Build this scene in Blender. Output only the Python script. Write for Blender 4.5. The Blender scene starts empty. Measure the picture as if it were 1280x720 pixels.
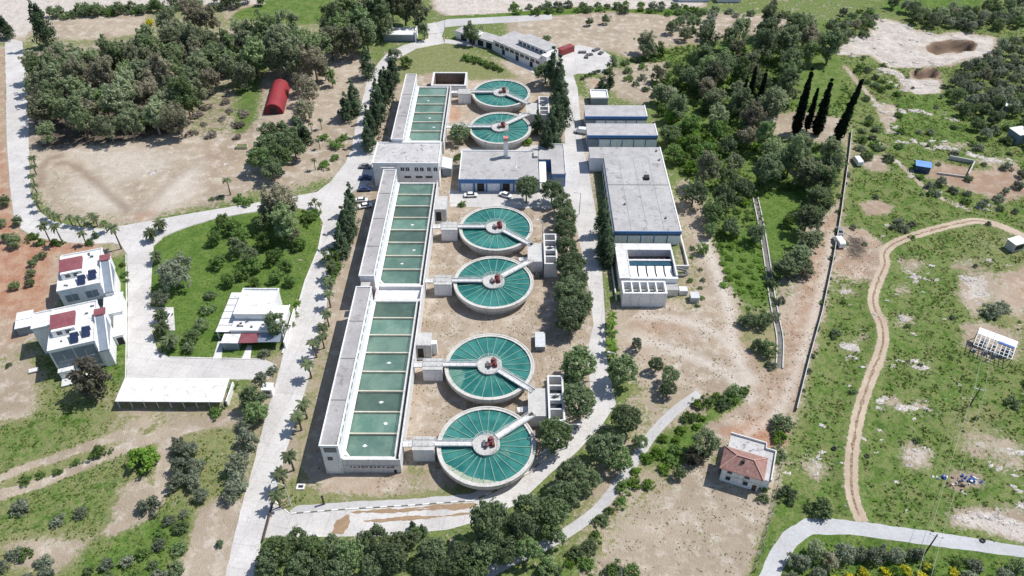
import bpy, math, random
import numpy as np
from mathutils import Vector, Matrix, noise as mnoise
random.seed(7)
S = bpy.context.scene
C = S.collection
R = math.radians
# ------------------------------------------------------------------ survey: where a sight line of the drone meets a level plane
FOC, VH, HCAM, TH = 980.0, 870.0, 145.0, 0.007
TILT = math.atan(VH / FOC); SP, CP = math.sin(TILT), math.cos(TILT)
def W(x, y, h=0.0):
    u = (x - 640) / FOC; v = (y - 360) / FOC
    z = (HCAM - h) / (SP + v * CP)
    X, Y = u * z, z * (CP - v * SP)
    c, s = math.cos(TH), math.sin(TH)
    return (X * c - Y * s, X * s + Y * c)
def WL(pts, h=0.0): return [W(x, y, h) for x, y in pts]
def mpp(y): return HCAM / (FOC * (SP + (y - 360) / FOC * CP))      # metres per pixel across, at image row y
# ------------------------------------------------------------------ things, parts
def tag(o, label=None, cat=None, group=None, kind=None):
    if label: o['label'] = label
    if cat: o['category'] = cat
    if group: o['group'] = group
    if kind: o['kind'] = kind
    return o
def thing(name, label, cat, loc=(0, 0, 0), rz=0.0, group=None):
    o = bpy.data.objects.new(name, None); C.objects.link(o)
    o.empty_display_size = 0.5
    o.location = loc; o.rotation_euler = (0, 0, rz)
    return tag(o, label, cat, group)
class MB:
    def __init__(s): s.v = []; s.f = []; s.m = []; s.cur = 0
    def add(s, vs, fs):
        b = len(s.v); s.v += [tuple(p) for p in vs]
        for f in fs: s.f.append(tuple(i + b for i in f)); s.m.append(s.cur)
        return s
    def box(s, x0, x1, y0, y1, z0, z1):
        return s.add([(x0,y0,z0),(x1,y0,z0),(x1,y1,z0),(x0,y1,z0),(x0,y0,z1),(x1,y0,z1),(x1,y1,z1),(x0,y1,z1)],
              [(3,2,1,0),(4,5,6,7),(0,1,5,4),(1,2,6,5),(2,3,7,6),(3,0,4,7)])
    def prism(s, poly, z0, z1):
        a = sum(poly[i-1][0]*p[1]-p[0]*poly[i-1][1] for i, p in enumerate(poly))
        if a < 0: poly = poly[::-1]
        n = len(poly)
        return s.add([(x,y,z0) for x,y in poly]+[(x,y,z1) for x,y in poly],
              [tuple(range(n-1,-1,-1)), tuple(range(n,2*n))]+[(i,(i+1)%n,n+(i+1)%n,n+i) for i in range(n)])
    def frame(s, x0, x1, y0, y1, t, z0, z1):      # four butted walls round an opening
        s.box(x0,x1,y0,y0+t,z0,z1); s.box(x0,x1,y1-t,y1,z0,z1)
        s.box(x0,x0+t,y0+t,y1-t,z0,z1); s.box(x1-t,x1,y0+t,y1-t,z0,z1); return s
    def bar(s, a, b, w, h=None):                   # box beam from a to b
        h = h or w; a, b = Vector(a), Vector(b); d = (b-a).normalized()
        sd = d.cross(Vector((0,0,1))); sd = sd.normalized() if sd.length > 1e-4 else Vector((1,0,0))
        up = sd.cross(d); o = []
        for p in (a, b):
            for i, j in ((-1,-1),(1,-1),(1,1),(-1,1)): o.append(p + sd*(i*w/2) + up*(j*h/2))
        return s.add(o, [(3,2,1,0),(4,5,6,7),(0,1,5,4),(1,2,6,5),(2,3,7,6),(3,0,4,7)])
    def cyl(s, c, r, z0, z1, n=32, r1=None):
        r1 = r if r1 is None else r1
        vs = [(c[0]+r*math.cos(2*math.pi*i/n), c[1]+r*math.sin(2*math.pi*i/n), z0) for i in range(n)]
        vs += [(c[0]+r1*math.cos(2*math.pi*i/n), c[1]+r1*math.sin(2*math.pi*i/n), z1) for i in range(n)]
        return s.add(vs, [tuple(range(n-1,-1,-1)), tuple(range(n,2*n))]+[(i,(i+1)%n,n+(i+1)%n,n+i) for i in range(n)])
    def ring(s, c, ro, ri, z0, z1, n=96):
        vs = []
        for r, z in ((ro,z0),(ro,z1),(ri,z1),(ri,z0)):
            vs += [(c[0]+r*math.cos(2*math.pi*i/n), c[1]+r*math.sin(2*math.pi*i/n), z) for i in range(n)]
        fs = []
        for k in range(4):
            for i in range(n):
                j = (i+1) % n; k2 = (k+1) % 4
                fs.append((k*n+i, k*n+j, k2*n+j, k2*n+i))
        return s.add(vs, fs)
    def tube(s, pts, r, n=8):
        prev = None; P = [Vector(p) for p in pts]; base = len(s.v); vs = []
        rr = r if isinstance(r, (list, tuple)) else [r]*len(P)
        for k, p in enumerate(P):
            d = (P[min(k+1,len(P)-1)] - P[max(k-1,0)]).normalized()
            sd = d.cross(Vector((0,0,1)));  sd = sd.normalized() if sd.length > 1e-3 else Vector((1,0,0))
            up = sd.cross(d)
            vs += [p + (sd*math.cos(2*math.pi*i/n) + up*math.sin(2*math.pi*i/n))*rr[k] for i in range(n)]
        fs = [(k*n+i, k*n+(i+1)%n, (k+1)*n+(i+1)%n, (k+1)*n+i) for k in range(len(P)-1) for i in range(n)]
        fs += [tuple(range(n-1,-1,-1)), tuple(range((len(P)-1)*n, len(P)*n))]
        return s.add(vs, fs)
    def build(s, name, mats, parent=None, local=False, bevel=0.0, smooth=False):
        me = bpy.data.meshes.new(name)
        off = Vector((0,0,0))
        if parent is not None and not local:
            p = parent
            while p is not None: off += p.location; p = p.parent
        me.from_pydata([(a-off.x, b-off.y, c-off.z) for a,b,c in s.v], [], s.f)
        mats = mats if isinstance(mats, (list, tuple)) else [mats]
        for m in mats: me.materials.append(m)
        if len(mats) > 1: me.polygons.foreach_set('material_index', s.m)
        if smooth: me.polygons.foreach_set('use_smooth', [True]*len(me.polygons))
        me.update()
        o = bpy.data.objects.new(name, me); C.objects.link(o); o.parent = parent
        if bevel:
            b = o.modifiers.new('bevel', 'BEVEL'); b.width = bevel; b.segments = 1; b.limit_method = 'ANGLE'
        return o
def npmesh(name, V, F, mats, parent=None, midx=None):            # V (n,3), F (m,4)
    me = bpy.data.meshes.new(name)
    V = np.asarray(V, np.float32); F = np.asarray(F, np.int32)
    me.vertices.add(len(V)); me.vertices.foreach_set('co', V.ravel())
    k = F.shape[1]
    me.loops.add(F.size); me.loops.foreach_set('vertex_index', F.ravel())
    me.polygons.add(len(F)); me.polygons.foreach_set('loop_start', np.arange(0, F.size, k, dtype=np.int32))
    try: me.polygons.foreach_set('loop_total', np.full(len(F), k, np.int32))
    except Exception: pass
    for m in (mats if isinstance(mats, (list, tuple)) else [mats]): me.materials.append(m)
    if midx is not None: me.polygons.foreach_set('material_index', np.asarray(midx, np.int32))
    me.update(calc_edges=True); me.validate()
    if name is None: return me
    o = bpy.data.objects.new(name, me); C.objects.link(o); o.parent = parent
    return o
# ------------------------------------------------------------------ materials
class NT:
    def __init__(s, name):
        s.mat = bpy.data.materials.new(name); s.mat.use_nodes = True
        s.t = s.mat.node_tree; s.t.nodes.clear()
        s.out = s.t.nodes.new('ShaderNodeOutputMaterial')
        s.geo = None
    def n(s, k, **kw):
        o = s.t.nodes.new(k)
        for a, b in kw.items(): setattr(o, a, b)
        return o
    def link(s, a, b): s.t.links.new(a, b)
    def put(s, sock, v):
        if isinstance(v, bpy.types.NodeSocket): s.link(v, sock)
        elif isinstance(v, (tuple, list)) and len(v) == 3 and sock.type == 'RGBA': sock.default_value = (*v, 1)
        else: sock.default_value = v
    def pos(s):
        if s.geo is None: s.geo = s.n('ShaderNodeNewGeometry')
        return s.geo.outputs['Position']
    def noise(s, scale, detail=3, rough=0.6, stretch=None, obj=False, dist=0.0):
        n = s.n('ShaderNodeTexNoise'); n.inputs['Scale'].default_value = scale
        n.inputs['Detail'].default_value = detail; n.inputs['Roughness'].default_value = rough
        n.inputs['Distortion'].default_value = dist
        src = s.pos()
        if obj: src = s.n('ShaderNodeTexCoord').outputs['Object']
        if stretch:
            m = s.n('ShaderNodeVectorMath', operation='MULTIPLY'); s.link(src, m.inputs[0]); m.inputs[1].default_value = stretch; src = m.outputs[0]
        s.link(src, n.inputs['Vector']); return n.outputs['Fac']
    def math(s, op, a, b=0.0, c=0.0, clamp=False):
        n = s.n('ShaderNodeMath', operation=op); n.use_clamp = clamp
        s.put(n.inputs[0], a); s.put(n.inputs[1], b)
        if op in ('MULTIPLY_ADD',): s.put(n.inputs[2], c)
        return n.outputs[0]
    def step(s, x, a, b, lo=0.0, hi=1.0):
        n = s.n('ShaderNodeMapRange', interpolation_type='SMOOTHSTEP'); s.put(n.inputs['Value'], x)
        n.inputs['From Min'].default_value = a; n.inputs['From Max'].default_value = b
        n.inputs['To Min'].default_value = lo; n.inputs['To Max'].default_value = hi
        return n.outputs[0]
    def mix(s, f, a, b, mode='MIX'):
        n = s.n('ShaderNodeMix', data_type='RGBA', blend_type=mode)
        s.put(n.inputs[0], f); s.put(n.inputs[6], a); s.put(n.inputs[7], b); return n.outputs[2]
    def attr(s, name):
        n = s.n('ShaderNodeAttribute'); n.attribute_name = name; return n.outputs['Fac']
    def scale(s, col, f):                                         # colour times a factor
        n = s.n('ShaderNodeVectorMath', operation='SCALE'); s.put(n.inputs[0], col); s.put(n.inputs[3], f); return n.outputs[0]
    def bump(s, h, strength=0.5, dist=0.1):
        b = s.n('ShaderNodeBump'); b.inputs['Strength'].default_value = strength; b.inputs['Distance'].default_value = dist
        s.link(h, b.inputs['Height']); return b.outputs[0]
    def finish(s, col, rough=0.85, bump=None, spec=0.3, metal=0.0):
        p = s.n('ShaderNodeBsdfPrincipled'); s.put(p.inputs['Base Color'], col); s.put(p.inputs['Roughness'], rough)
        p.inputs['Specular IOR Level'].default_value = spec; p.inputs['Metallic'].default_value = metal
        if bump is not None: s.link(bump, p.inputs['Normal'])
        s.link(p.outputs[0], s.out.inputs[0]); return s.mat
def surf(name, c1, c2, scale=0.25, rough=0.85, fine=3.0, streak=0.0, stain=None, stain_amt=0.0, bump=0.0, spec=0.3, metal=0.0, amp=1.0, obj=False):
    """weathered surface: two tones in broad patches, a fine speckle, drips down walls and darker stains of their own shape"""
    t = NT(name)
    a = t.noise(scale, 4, 0.65, obj=obj)
    col = t.mix(t.step(a, 0.5-0.22*amp, 0.5+0.22*amp), c1, c2)
    f = t.noise(fine, 3, 0.7, obj=obj)
    col = t.scale(col, t.step(f, 0.25, 0.75, 0.86, 1.1))
    if streak:
        d = t.noise(1.0, 3, 0.6, stretch=(1.6, 1.6, 0.12), obj=obj)
        col = t.mix(t.math('MULTIPLY', t.step(d, 0.52, 0.75), streak), col, (0.12, 0.115, 0.1))
    if stain:
        q = t.noise(scale*2.3, 5, 0.7, obj=obj, dist=0.6)
        col = t.mix(t.math('MULTIPLY', t.step(q, 0.54, 0.66), stain_amt), col, stain)
    b = t.bump(f, bump, 0.05) if bump else None
    return t.finish(col, rough, b, spec, metal)
def lin(r, g, b):
    f = lambda c: (c/255/12.92 if c/255 <= 0.04045 else ((c/255+0.055)/1.055)**2.4)
    return (f(r), f(g), f(b))
M = {}
M['white_wall'] = surf('white_wall', (0.82,0.82,0.82), (0.74,0.74,0.74), 0.3, 0.8, 2.0, streak=0.35)
M['white_clean'] = surf('white_clean', (0.8,0.8,0.79), (0.74,0.74,0.73), 0.3, 0.7, 2.0, streak=0.12)
M['white_roof'] = surf('white_roof', (0.74,0.74,0.73), (0.66,0.66,0.65), 0.25, 0.7, 1.5, stain=(0.42,0.4,0.37), stain_amt=0.75)
M['roof_concrete'] = surf('roof_concrete', (0.45,0.44,0.435), (0.36,0.35,0.345), 0.18, 0.9, 2.2, stain=(0.2,0.19,0.18), stain_amt=0.7, bump=0.2)
M['roof_stained'] = surf('roof_stained', (0.41,0.395,0.39), (0.32,0.305,0.3), 0.16, 0.9, 2.5, stain=(0.17,0.15,0.155), stain_amt=0.6, bump=0.2)
M['roof_peeling'] = surf('roof_peeling', (0.54,0.53,0.52), (0.43,0.415,0.41), 0.3, 0.9, 2.5, stain=(0.13,0.11,0.11), stain_amt=0.75, bump=0.2)
M['roof_corrugated'] = surf('roof_corrugated', (0.46,0.45,0.45), (0.36,0.35,0.35), 0.3, 0.9, 3.0, stain=(0.24,0.23,0.22), stain_amt=0.5, bump=0.2)
M['concrete'] = surf('concrete', (0.55,0.54,0.52), (0.45,0.44,0.42), 0.35, 0.9, 3.0, streak=0.3, stain=(0.28,0.26,0.23), stain_amt=0.35)
M['concrete_pale'] = surf('concrete_pale', (0.7,0.69,0.68), (0.6,0.59,0.58), 0.35, 0.9, 3.0, streak=0.2, stain=(0.36,0.33,0.28), stain_amt=0.4)
M['tank_wall'] = surf('tank_wall', (0.6,0.58,0.54), (0.5,0.48,0.44), 0.4, 0.9, 3.0, streak=0.5)
M['weir_beam'] = surf('weir_beam', (0.2,0.33,0.27), (0.12,0.26,0.21), 0.6, 0.8, 3.0)
M['baffle'] = surf('baffle', (0.6,0.57,0.48), (0.5,0.46,0.36), 0.25, 0.9, 2.0, stain=(0.22,0.22,0.16), stain_amt=0.5)
M['blue'] = surf('blue_paint', (0.06,0.17,0.4), (0.08,0.2,0.44), 0.3, 0.6, 2.0, streak=0.2)
M['blue_white'] = surf('pale_panel', (0.8,0.82,0.85), (0.72,0.75,0.8), 0.4, 0.5, 2.0, streak=0.25)
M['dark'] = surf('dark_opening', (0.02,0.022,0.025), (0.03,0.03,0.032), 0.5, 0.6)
M['glass'] = surf('window_glass', (0.03,0.04,0.055), (0.05,0.06,0.075), 0.5, 0.12, spec=0.6)
M['red_sheet'] = surf('red_sheet', (0.21,0.065,0.078), (0.27,0.1,0.11), 0.4, 0.6, 2.0)
M['barn_red'] = surf('barn_red', (0.31,0.04,0.05), (0.24,0.035,0.042), 0.3, 0.55, 2.0)
M['machine_red'] = surf('machine_red', (0.24,0.075,0.07), (0.16,0.06,0.06), 1.5, 0.6, 4.0)
M['machine_grey'] = surf('machine_grey', (0.1,0.11,0.12), (0.16,0.16,0.17), 1.5, 0.6, 4.0)
M['metal_pale'] = surf('metal_pale', (0.6,0.61,0.62), (0.5,0.51,0.52), 1.0, 0.45, 3.0)
M['rail'] = surf('rail', (0.72,0.72,0.7), (0.6,0.6,0.58), 1.0, 0.5)
M['tile'] = surf('roof_tile', (0.25,0.115,0.1), (0.33,0.2,0.17), 0.9, 0.85, 5.0, stain=(0.42,0.34,0.3), stain_amt=0.7, bump=0.4)
M['solar'] = surf('solar', (0.02,0.03,0.07), (0.03,0.04,0.09), 0.5, 0.15, spec=0.6)
M['slate_blue'] = surf('slate_blue', (0.19,0.23,0.28), (0.24,0.28,0.33), 0.5, 0.4)
M['wood'] = surf('wood', (0.12,0.08,0.055), (0.08,0.055,0.04), 1.0, 0.8)
M['wire'] = surf('wire', (0.4,0.42,0.36), (0.34,0.36,0.3), 1.0, 0.6)
M['tyre'] = surf('tyre', (0.02,0.02,0.02), (0.03,0.03,0.03), 1.0, 0.8)
M['car_white'] = surf('car_white', (0.78,0.78,0.78), (0.74,0.74,0.74), 0.5, 0.3, spec=0.5)
M['car_blue'] = surf('car_blue', (0.03,0.06,0.16), (0.04,0.07,0.18), 0.5, 0.3, spec=0.5)
M['car_grey'] = surf('car_grey', (0.22,0.23,0.24), (0.25,0.26,0.27), 0.5, 0.3, spec=0.5)
M['crate_red'] = surf('crate_red', (0.3,0.06,0.06), (0.24,0.05,0.05), 0.5, 0.6)
M['tarp_blue'] = surf('tarp_blue', (0.05,0.14,0.42), (0.04,0.1,0.32), 0.8, 0.5)
M['rust_wet'] = surf('rust_wet', (0.34,0.24,0.15), (0.28,0.19,0.115), 0.6, 0.4, 2.0)
M['bark'] = surf('bark', (0.16,0.12,0.085), (0.11,0.085,0.06), 1.0, 0.95, 4.0, obj=True)
M['bark_pale'] = surf('bark_pale', (0.36,0.32,0.27), (0.24,0.2,0.17), 0.8, 0.95, 4.0, obj=True)
M['dark_stone'] = surf('dark_stone', (0.2,0.19,0.17), (0.14,0.13,0.12), 0.4, 0.9, 3.0)
def rock_mat():
    t = NT('limestone'); a = t.noise(0.5, 5, 0.7); f = t.noise(2.2, 4, 0.7)
    col = t.mix(t.step(a, 0.35, 0.65), (0.62,0.58,0.54), (0.42,0.38,0.35))
    col = t.mix(t.step(f, 0.5, 0.62), col, (0.2,0.18,0.16))
    return t.finish(col, 0.95, t.bump(f, 0.6, 0.3))
M['rock'] = rock_mat()
def water_mat(name, deep, shallow, rough=0.12, wave=0.05, scum=None):
    t = NT(name); a = t.noise(0.16, 3, 0.6); f = t.noise(1.6, 3, 0.6)
    col = t.mix(t.step(a, 0.35, 0.68), deep, shallow)
    col = t.scale(col, t.step(f, 0.2, 0.8, 0.92, 1.08))
    if scum:
        q = t.noise(0.11, 4, 0.65, dist=0.8); g = t.noise(0.9, 4, 0.7)
        col = t.mix(t.math('MULTIPLY', t.step(q, 0.58, 0.72), t.step(g, 0.3, 0.6, 0.3, 0.85)), col, scum)
    return t.finish(col, rough, t.bump(t.noise(2.5, 2, 0.5), wave, 0.05), 0.5)
M['water_teal'] = water_mat('water_teal', (0.016,0.125,0.112), (0.055,0.22,0.19), scum=(0.2,0.29,0.22))
M['water_green'] = water_mat('water_green', (0.085,0.155,0.125), (0.15,0.23,0.185), 0.22, 0.15)
M['water_pale'] = water_mat('water_pale', (0.1,0.19,0.15), (0.18,0.27,0.22), 0.25, 0.1)
M['water_murky'] = water_mat('water_murky', (0.06,0.1,0.08), (0.09,0.14,0.11), 0.25, 0.1)
M['water_dark'] = water_mat('water_dark', (0.02,0.03,0.035), (0.05,0.065,0.075), 0.15)
M['water_blue'] = water_mat('water_blue', (0.02,0.07,0.1), (0.04,0.1,0.13), 0.15)
def road_mat(name, c1, c2, grid, crack=0.35):
    t = NT(name); a = t.noise(0.09, 4, 0.65); f = t.noise(1.6, 4, 0.7)
    col = t.mix(t.step(a, 0.3, 0.7), c1, c2)
    col = t.scale(col, t.step(f, 0.25, 0.75, 0.88, 1.08))
    q = t.noise(0.35, 5, 0.72, dist=1.0)
    col = t.mix(t.math('MULTIPLY', t.step(q, 0.56, 0.7), crack), col, (0.26,0.23,0.19))
    v = t.n('ShaderNodeTexVoronoi', feature='DISTANCE_TO_EDGE'); v.inputs['Scale'].default_value = .22; t.link(t.pos(), v.inputs['Vector'])
    col = t.mix(t.math('MULTIPLY', t.step(v.outputs['Distance'], 0.0, 0.025, .22, 0), t.step(a, .4, .6)), col, (0.2,0.18,0.16))
    if grid:
        b = t.n('ShaderNodeTexBrick'); b.offset = 0.0; b.inputs['Scale'].default_value = 1.0
        b.inputs['Brick Width'].default_value = grid[0]; b.inputs['Row Height'].default_value = grid[1]
        b.inputs['Mortar Size'].default_value = 0.05; b.inputs['Mortar Smooth'].default_value = 0.6
        b.inputs['Color1'].default_value = (1,1,1,1); b.inputs['Color2'].default_value = (0.93,0.93,0.93,1); b.inputs['Mortar'].default_value = (0.68,0.67,0.66,1)
        m = t.n('ShaderNodeMapping'); m.inputs['Rotation'].default_value = (0,0,grid[2]); t.link(t.pos(), m.inputs[0]); t.link(m.outputs[0], b.inputs['Vector'])
        col = t.mix(1.0, col, b.outputs['Color'], 'MULTIPLY')
    return t.finish(col, 0.9)
M['road'] = road_mat('concrete_road', (0.6,0.58,0.56), (0.5,0.475,0.46), (4.0, 5.0, 0.15))
M['road_plain'] = road_mat('lane', (0.5,0.49,0.48), (0.42,0.41,0.41), None)
M['yard'] = road_mat('yard_concrete', (0.6,0.58,0.56), (0.5,0.48,0.46), (4.0, 4.0, 0.0), 0.5)
M['road_grey'] = road_mat('asphalt_pale', (0.5,0.5,0.51), (0.42,0.42,0.43), None, 0.25)
M['track'] = road_mat('dirt_track', (0.5,0.41,0.31), (0.4,0.31,0.23), None, 0.3)
# ------------------------------------------------------------------ the land: one sheet to the horizon, its cover stored as soft-edged patches
def axis(lo, hi, step, far):
    a = list(np.arange(lo, hi+1e-6, step)); s = step; x = hi; up = []
    while x < far: s *= 1.5; x += s; up.append(x)
    s = step; x = lo; dn = []
    while x > -far: s *= 1.5; x -= s; dn.append(x)
    return np.array(dn[::-1] + a + up)
gx = axis(-255, 255, 1.1, 4000); gy = axis(52, 385, 1.1, 4000)
GX, GY = np.meshgrid(gx, gy); NX, NY = len(gx), len(gy)
px, py = GX.ravel(), GY.ravel()
def sdf(poly):                                                     # + inside, in metres
    P = np.array(poly); d2 = np.full(px.shape, 1e12); ins = np.zeros(px.shape, bool)
    lo, hi = P.min(0)-25, P.max(0)+25
    sel = np.where((px > lo[0]) & (px < hi[0]) & (py > lo[1]) & (py < hi[1]))[0]
    x, y = px[sel], py[sel]; dd = np.full(x.shape, 1e12); ii = np.zeros(x.shape, bool)
    for k in range(len(P)):
        a, b = P[k-1], P[k]; e = b-a; L = max(e@e, 1e-9)
        t = np.clip(((x-a[0])*e[0] + (y-a[1])*e[1])/L, 0, 1)
        dd = np.minimum(dd, (x-a[0]-t*e[0])**2 + (y-a[1]-t*e[1])**2)
        c = ((a[1] > y) != (b[1] > y)) & (x < (b[0]-a[0])*(y-a[1])/(b[1]-a[1]+1e-12) + a[0]); ii ^= c
    out = np.full(px.shape, -25.0); out[sel] = np.where(ii, 1, -1)*np.sqrt(dd); return out
def ribbon(pts, w):                                               # outline of a strip of width w (or widths) along a line, world metres
    P = [Vector((*p, 0)) for p in pts]; L, Rr = [], []
    for i, p in enumerate(P):
        d = (P[min(i+1, len(P)-1)] - P[max(i-1, 0)]).normalized(); n = Vector((-d.y, d.x, 0))
        ww = (w[i] if isinstance(w, (list, tuple)) else w)/2
        L.append(p+n*ww); Rr.append(p-n*ww)
    return [(q.x, q.y) for q in L + Rr[::-1]]
def smooth_line(pts, n=6):
    P = [Vector((*p, 0)) for p in pts]; out = []
    for i in range(len(P)-1):
        a, b, c, d = P[max(i-1,0)], P[i], P[i+1], P[min(i+2,len(P)-1)]
        for k in range(n):
            t = k/n; q = 0.5*((2*b)+(c-a)*t+(2*a-5*b+4*c-d)*t*t+(3*b-a-3*c+d)*t**3); out.append((q.x, q.y))
    return out + [(P[-1].x, P[-1].y)]
A = {k: np.zeros(px.shape) for k in ('green', 'dry', 'red', 'bare', 'rock', 'litter', 'wild', 'brown', 'pale')}
A['green'][:] = 0.62; A['dry'][:] = 0.35
def paint(poly, f, **kv):
    d = sdf(poly); c = np.clip((d + f)/(2*f), 0, 1); c = c*c*(3-2*c)
    for k, v in kv.items(): A[k] += (v - A[k])*c
def zone(pts, f=2.0, **kv): paint(WL(pts), f if f <= 1.0 else f*2.1, **kv)
def strip(pts, w, f=0.8, **kv): paint(ribbon(smooth_line(WL(pts)), w), f, **kv)
# left side
zone([(-80,-5),(420,-5),(420,40),(300,60),(-80,60)], 4, green=.55, dry=.5)
zone([(-40,0),(60,-5),(340,-8),(330,6),(205,8),(62,18),(30,48),(-40,50)], 1.5, green=.05, rock=.75, bare=.6)
zone([(60,24),(120,17),(178,17),(174,40),(120,48),(60,46)], 1.5, green=.08, dry=.9, bare=.8, red=.12)
zone([(276,10),(330,-6),(412,-6),(411,27),(370,30),(330,22),(300,24)], 1.5, green=1, dry=.3)
zone([(276,8),(310,2),(330,4),(300,12),(284,24)], 1, green=.4, dry=1)
zone([(26,74),(70,64),(150,56),(240,48),(320,36),(330,90),(240,110),(236,168),(160,180),(44,190),(34,150)], 3, green=.12, litter=.75, bare=.35)
zone([(240,120),(330,95),(340,150),(320,175),(238,178)], 2, green=.5, dry=.5, litter=.42)
zone([(300,100),(330,85),(330,110),(345,120),(325,150),(300,165)], 2, green=.9, dry=.1)
zone([(330,95),(420,55),(460,80),(450,150),(438,190),(420,215),(330,240),(312,215),(318,170)], 3, green=.18, dry=.7, bare=.7, red=.12)
zone([(44,190),(160,180),(312,172),(324,215),(300,244),(200,266),(152,280),(70,264),(46,232)], 2, green=.05, bare=.95, red=.06, rock=.12)
zone([(58,210),(78,212),(84,250),(110,262),(160,268),(150,278),(80,266),(56,240)], 2, green=.5, dry=.7, bare=.5)
zone([(95,225),(130,235),(160,262),(120,260),(100,245)], 3, pale=.8)
zone([(185,262),(215,225),(250,205),(245,235),(215,262)], 3, pale=.8)
zone([(90,190),(150,184),(220,195),(200,215),(150,225),(110,205)], 3, pale=.6)
zone([(235,176),(318,172),(322,205),(300,236),(250,240)], 3, red=.25, green=.1)
zone([(160,270),(185,262),(195,250),(200,262),(180,278)], 1.5, red=.6, green=0)
zone([(195,266),(235,258),(262,258),(230,266)], 1, green=.55, dry=.6)
strip([(68,206),(82,204),(100,212),(125,232),(162,265)], 2.8, 0.9, brown=.62)
strip([(172,268),(200,240),(225,215),(250,203)], 3.4, 1.2, brown=.3)
strip([(50,235),(52,212),(60,200),(80,193)], 3.2, 1.0, brown=.55)
zone([(-60,180),(8,180),(14,250),(28,292),(140,306),(150,335),(72,320),(66,380),(40,420),(28,445),(-60,470)], 2.5, red=.8, green=.08, bare=.6)
zone([(-10,60),(8,60),(10,180),(-10,180)], 1.5, red=.5, green=.3)
zone([(34,280),(72,290),(70,300),(40,300)], 1.2, green=.75)
zone([(120,300),(158,312),(158,330),(150,330),(128,312)], 1, green=.5, dry=.7, red=.1)
zone([(135,325),(158,320),(158,472),(120,500),(125,470),(148,440),(152,350)], 1.2, green=.9, dry=.25, red=0)
zone([(-60,420),(50,425),(70,470),(150,478),(300,500),(330,520),(300,620),(230,720),(-60,720)], 4, green=.72, dry=.6, red=.06, wild=.6)
zone([(-40,395),(20,390),(45,410),(10,440),(-40,460)], 3, red=.4, green=.15, bare=.8, dry=.8)
zone([(0,455),(30,450),(45,475),(30,520),(-10,540),(-20,480)], 2.5, green=.2, bare=.9, dry=.9)
zone([(0,500),(25,495),(45,525),(20,535),(-10,520)], 2, green=.02, bare=.9)
zone([(130,500),(290,503),(300,520),(200,545),(150,540)], 3, green=.42, dry=.9, bare=.7)
zone([(-20,535),(90,510),(130,515),(60,560),(-20,590)], 3, green=.95, dry=.4)
zone([(-20,660),(30,610),(90,585),(140,600),(145,640),(110,675),(50,680)], 3, green=.92, dry=.45)
strip([(-30,628),(20,612),(60,600),(110,578),(160,556),(215,540),(300,520)], 2.4, 1.2, green=.03, bare=.9, rock=.1)
strip([(-30,612),(30,584),(80,568),(130,550),(170,540)], 2.0, 1.3, green=.1, bare=.85, dry=.8)
strip([(216,540),(206,562),(205,585),(200,612),(185,640),(160,655),(130,668)], 3.0, 1.2, green=.03, bare=.9)
zone([(140,640),(158,605),(180,600),(185,640),(150,665)], 2, green=.1, bare=.9, rock=.2)
zone([(10,680),(60,672),(115,676),(100,700),(30,705)], 2, green=.15, bare=.95, dry=.9)
zone([(245,640),(268,628),(300,622),(300,640),(285,730),(205,730),(235,680)], 1.2, green=.12, bare=.95, dry=.9, red=.1)
zone([(100,690),(200,640),(240,640),(230,690),(190,730),(100,730)], 2, green=.85, litter=.25, dry=.25)
zone([(192,308),(225,288),(270,274),(330,262),(398,266),(392,320),(352,405),(335,440),(215,446),(198,400),(188,340)], 1.0, green=1.0, dry=.02, bare=0, litter=0)
zone([(330,265),(400,262),(392,330),(350,410),(345,330)], 2, green=.7, litter=.35, dry=.2)
zone([(330,450),(352,440),(345,480),(325,540),(300,620),(296,560),(318,480)], 1.5, green=.45, dry=.8, bare=.8)
zone([(335,235),(398,240),(395,262),(340,258)], 2, green=.5, litter=.4)
# plant
zone([(470,100),(520,60),(650,80),(735,130),(745,420),(735,530),(690,575),(620,622),(350,640),(342,620),(372,540),(420,330),(450,220)], 2, green=.1, dry=.8, bare=.85, red=.2, litter=.05)
zone([(500,58),(560,50),(620,75),(655,98),(590,102),(540,92),(525,95),(490,110)], 1.5, green=.7, dry=.6, bare=.3)
zone([(560,128),(580,140),(575,150),(560,152)], 1, red=.6)
zone([(352,625),(480,622),(590,600),(640,612),(670,590),(660,600),(590,630),(440,636),(360,642)], 1.5, green=.8, dry=.6)
zone([(505,580),(535,575),(545,600),(520,610),(500,605)], 1.5, green=.6, dry=.6)
zone([(360,590),(385,480),(410,400),(422,400),(398,520),(375,600)], 1.2, green=.55, dry=.8, bare=.9)
zone([(350,600),(378,590),(420,606),(480,612),(500,628),(372,640),(350,632)], 1.5, green=.72, dry=.6)
zone([(380,605),(400,596),(500,600),(480,618),(420,616)], 1.2, green=.25, bare=.9, red=.3)
zone([(545,400),(570,390),(575,420),(548,430)], 2, green=.3)
zone([(690,340),(732,340),(740,420),(725,500),(690,520),(668,430)], 2, green=.25, dry=.8, bare=.7)
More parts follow.
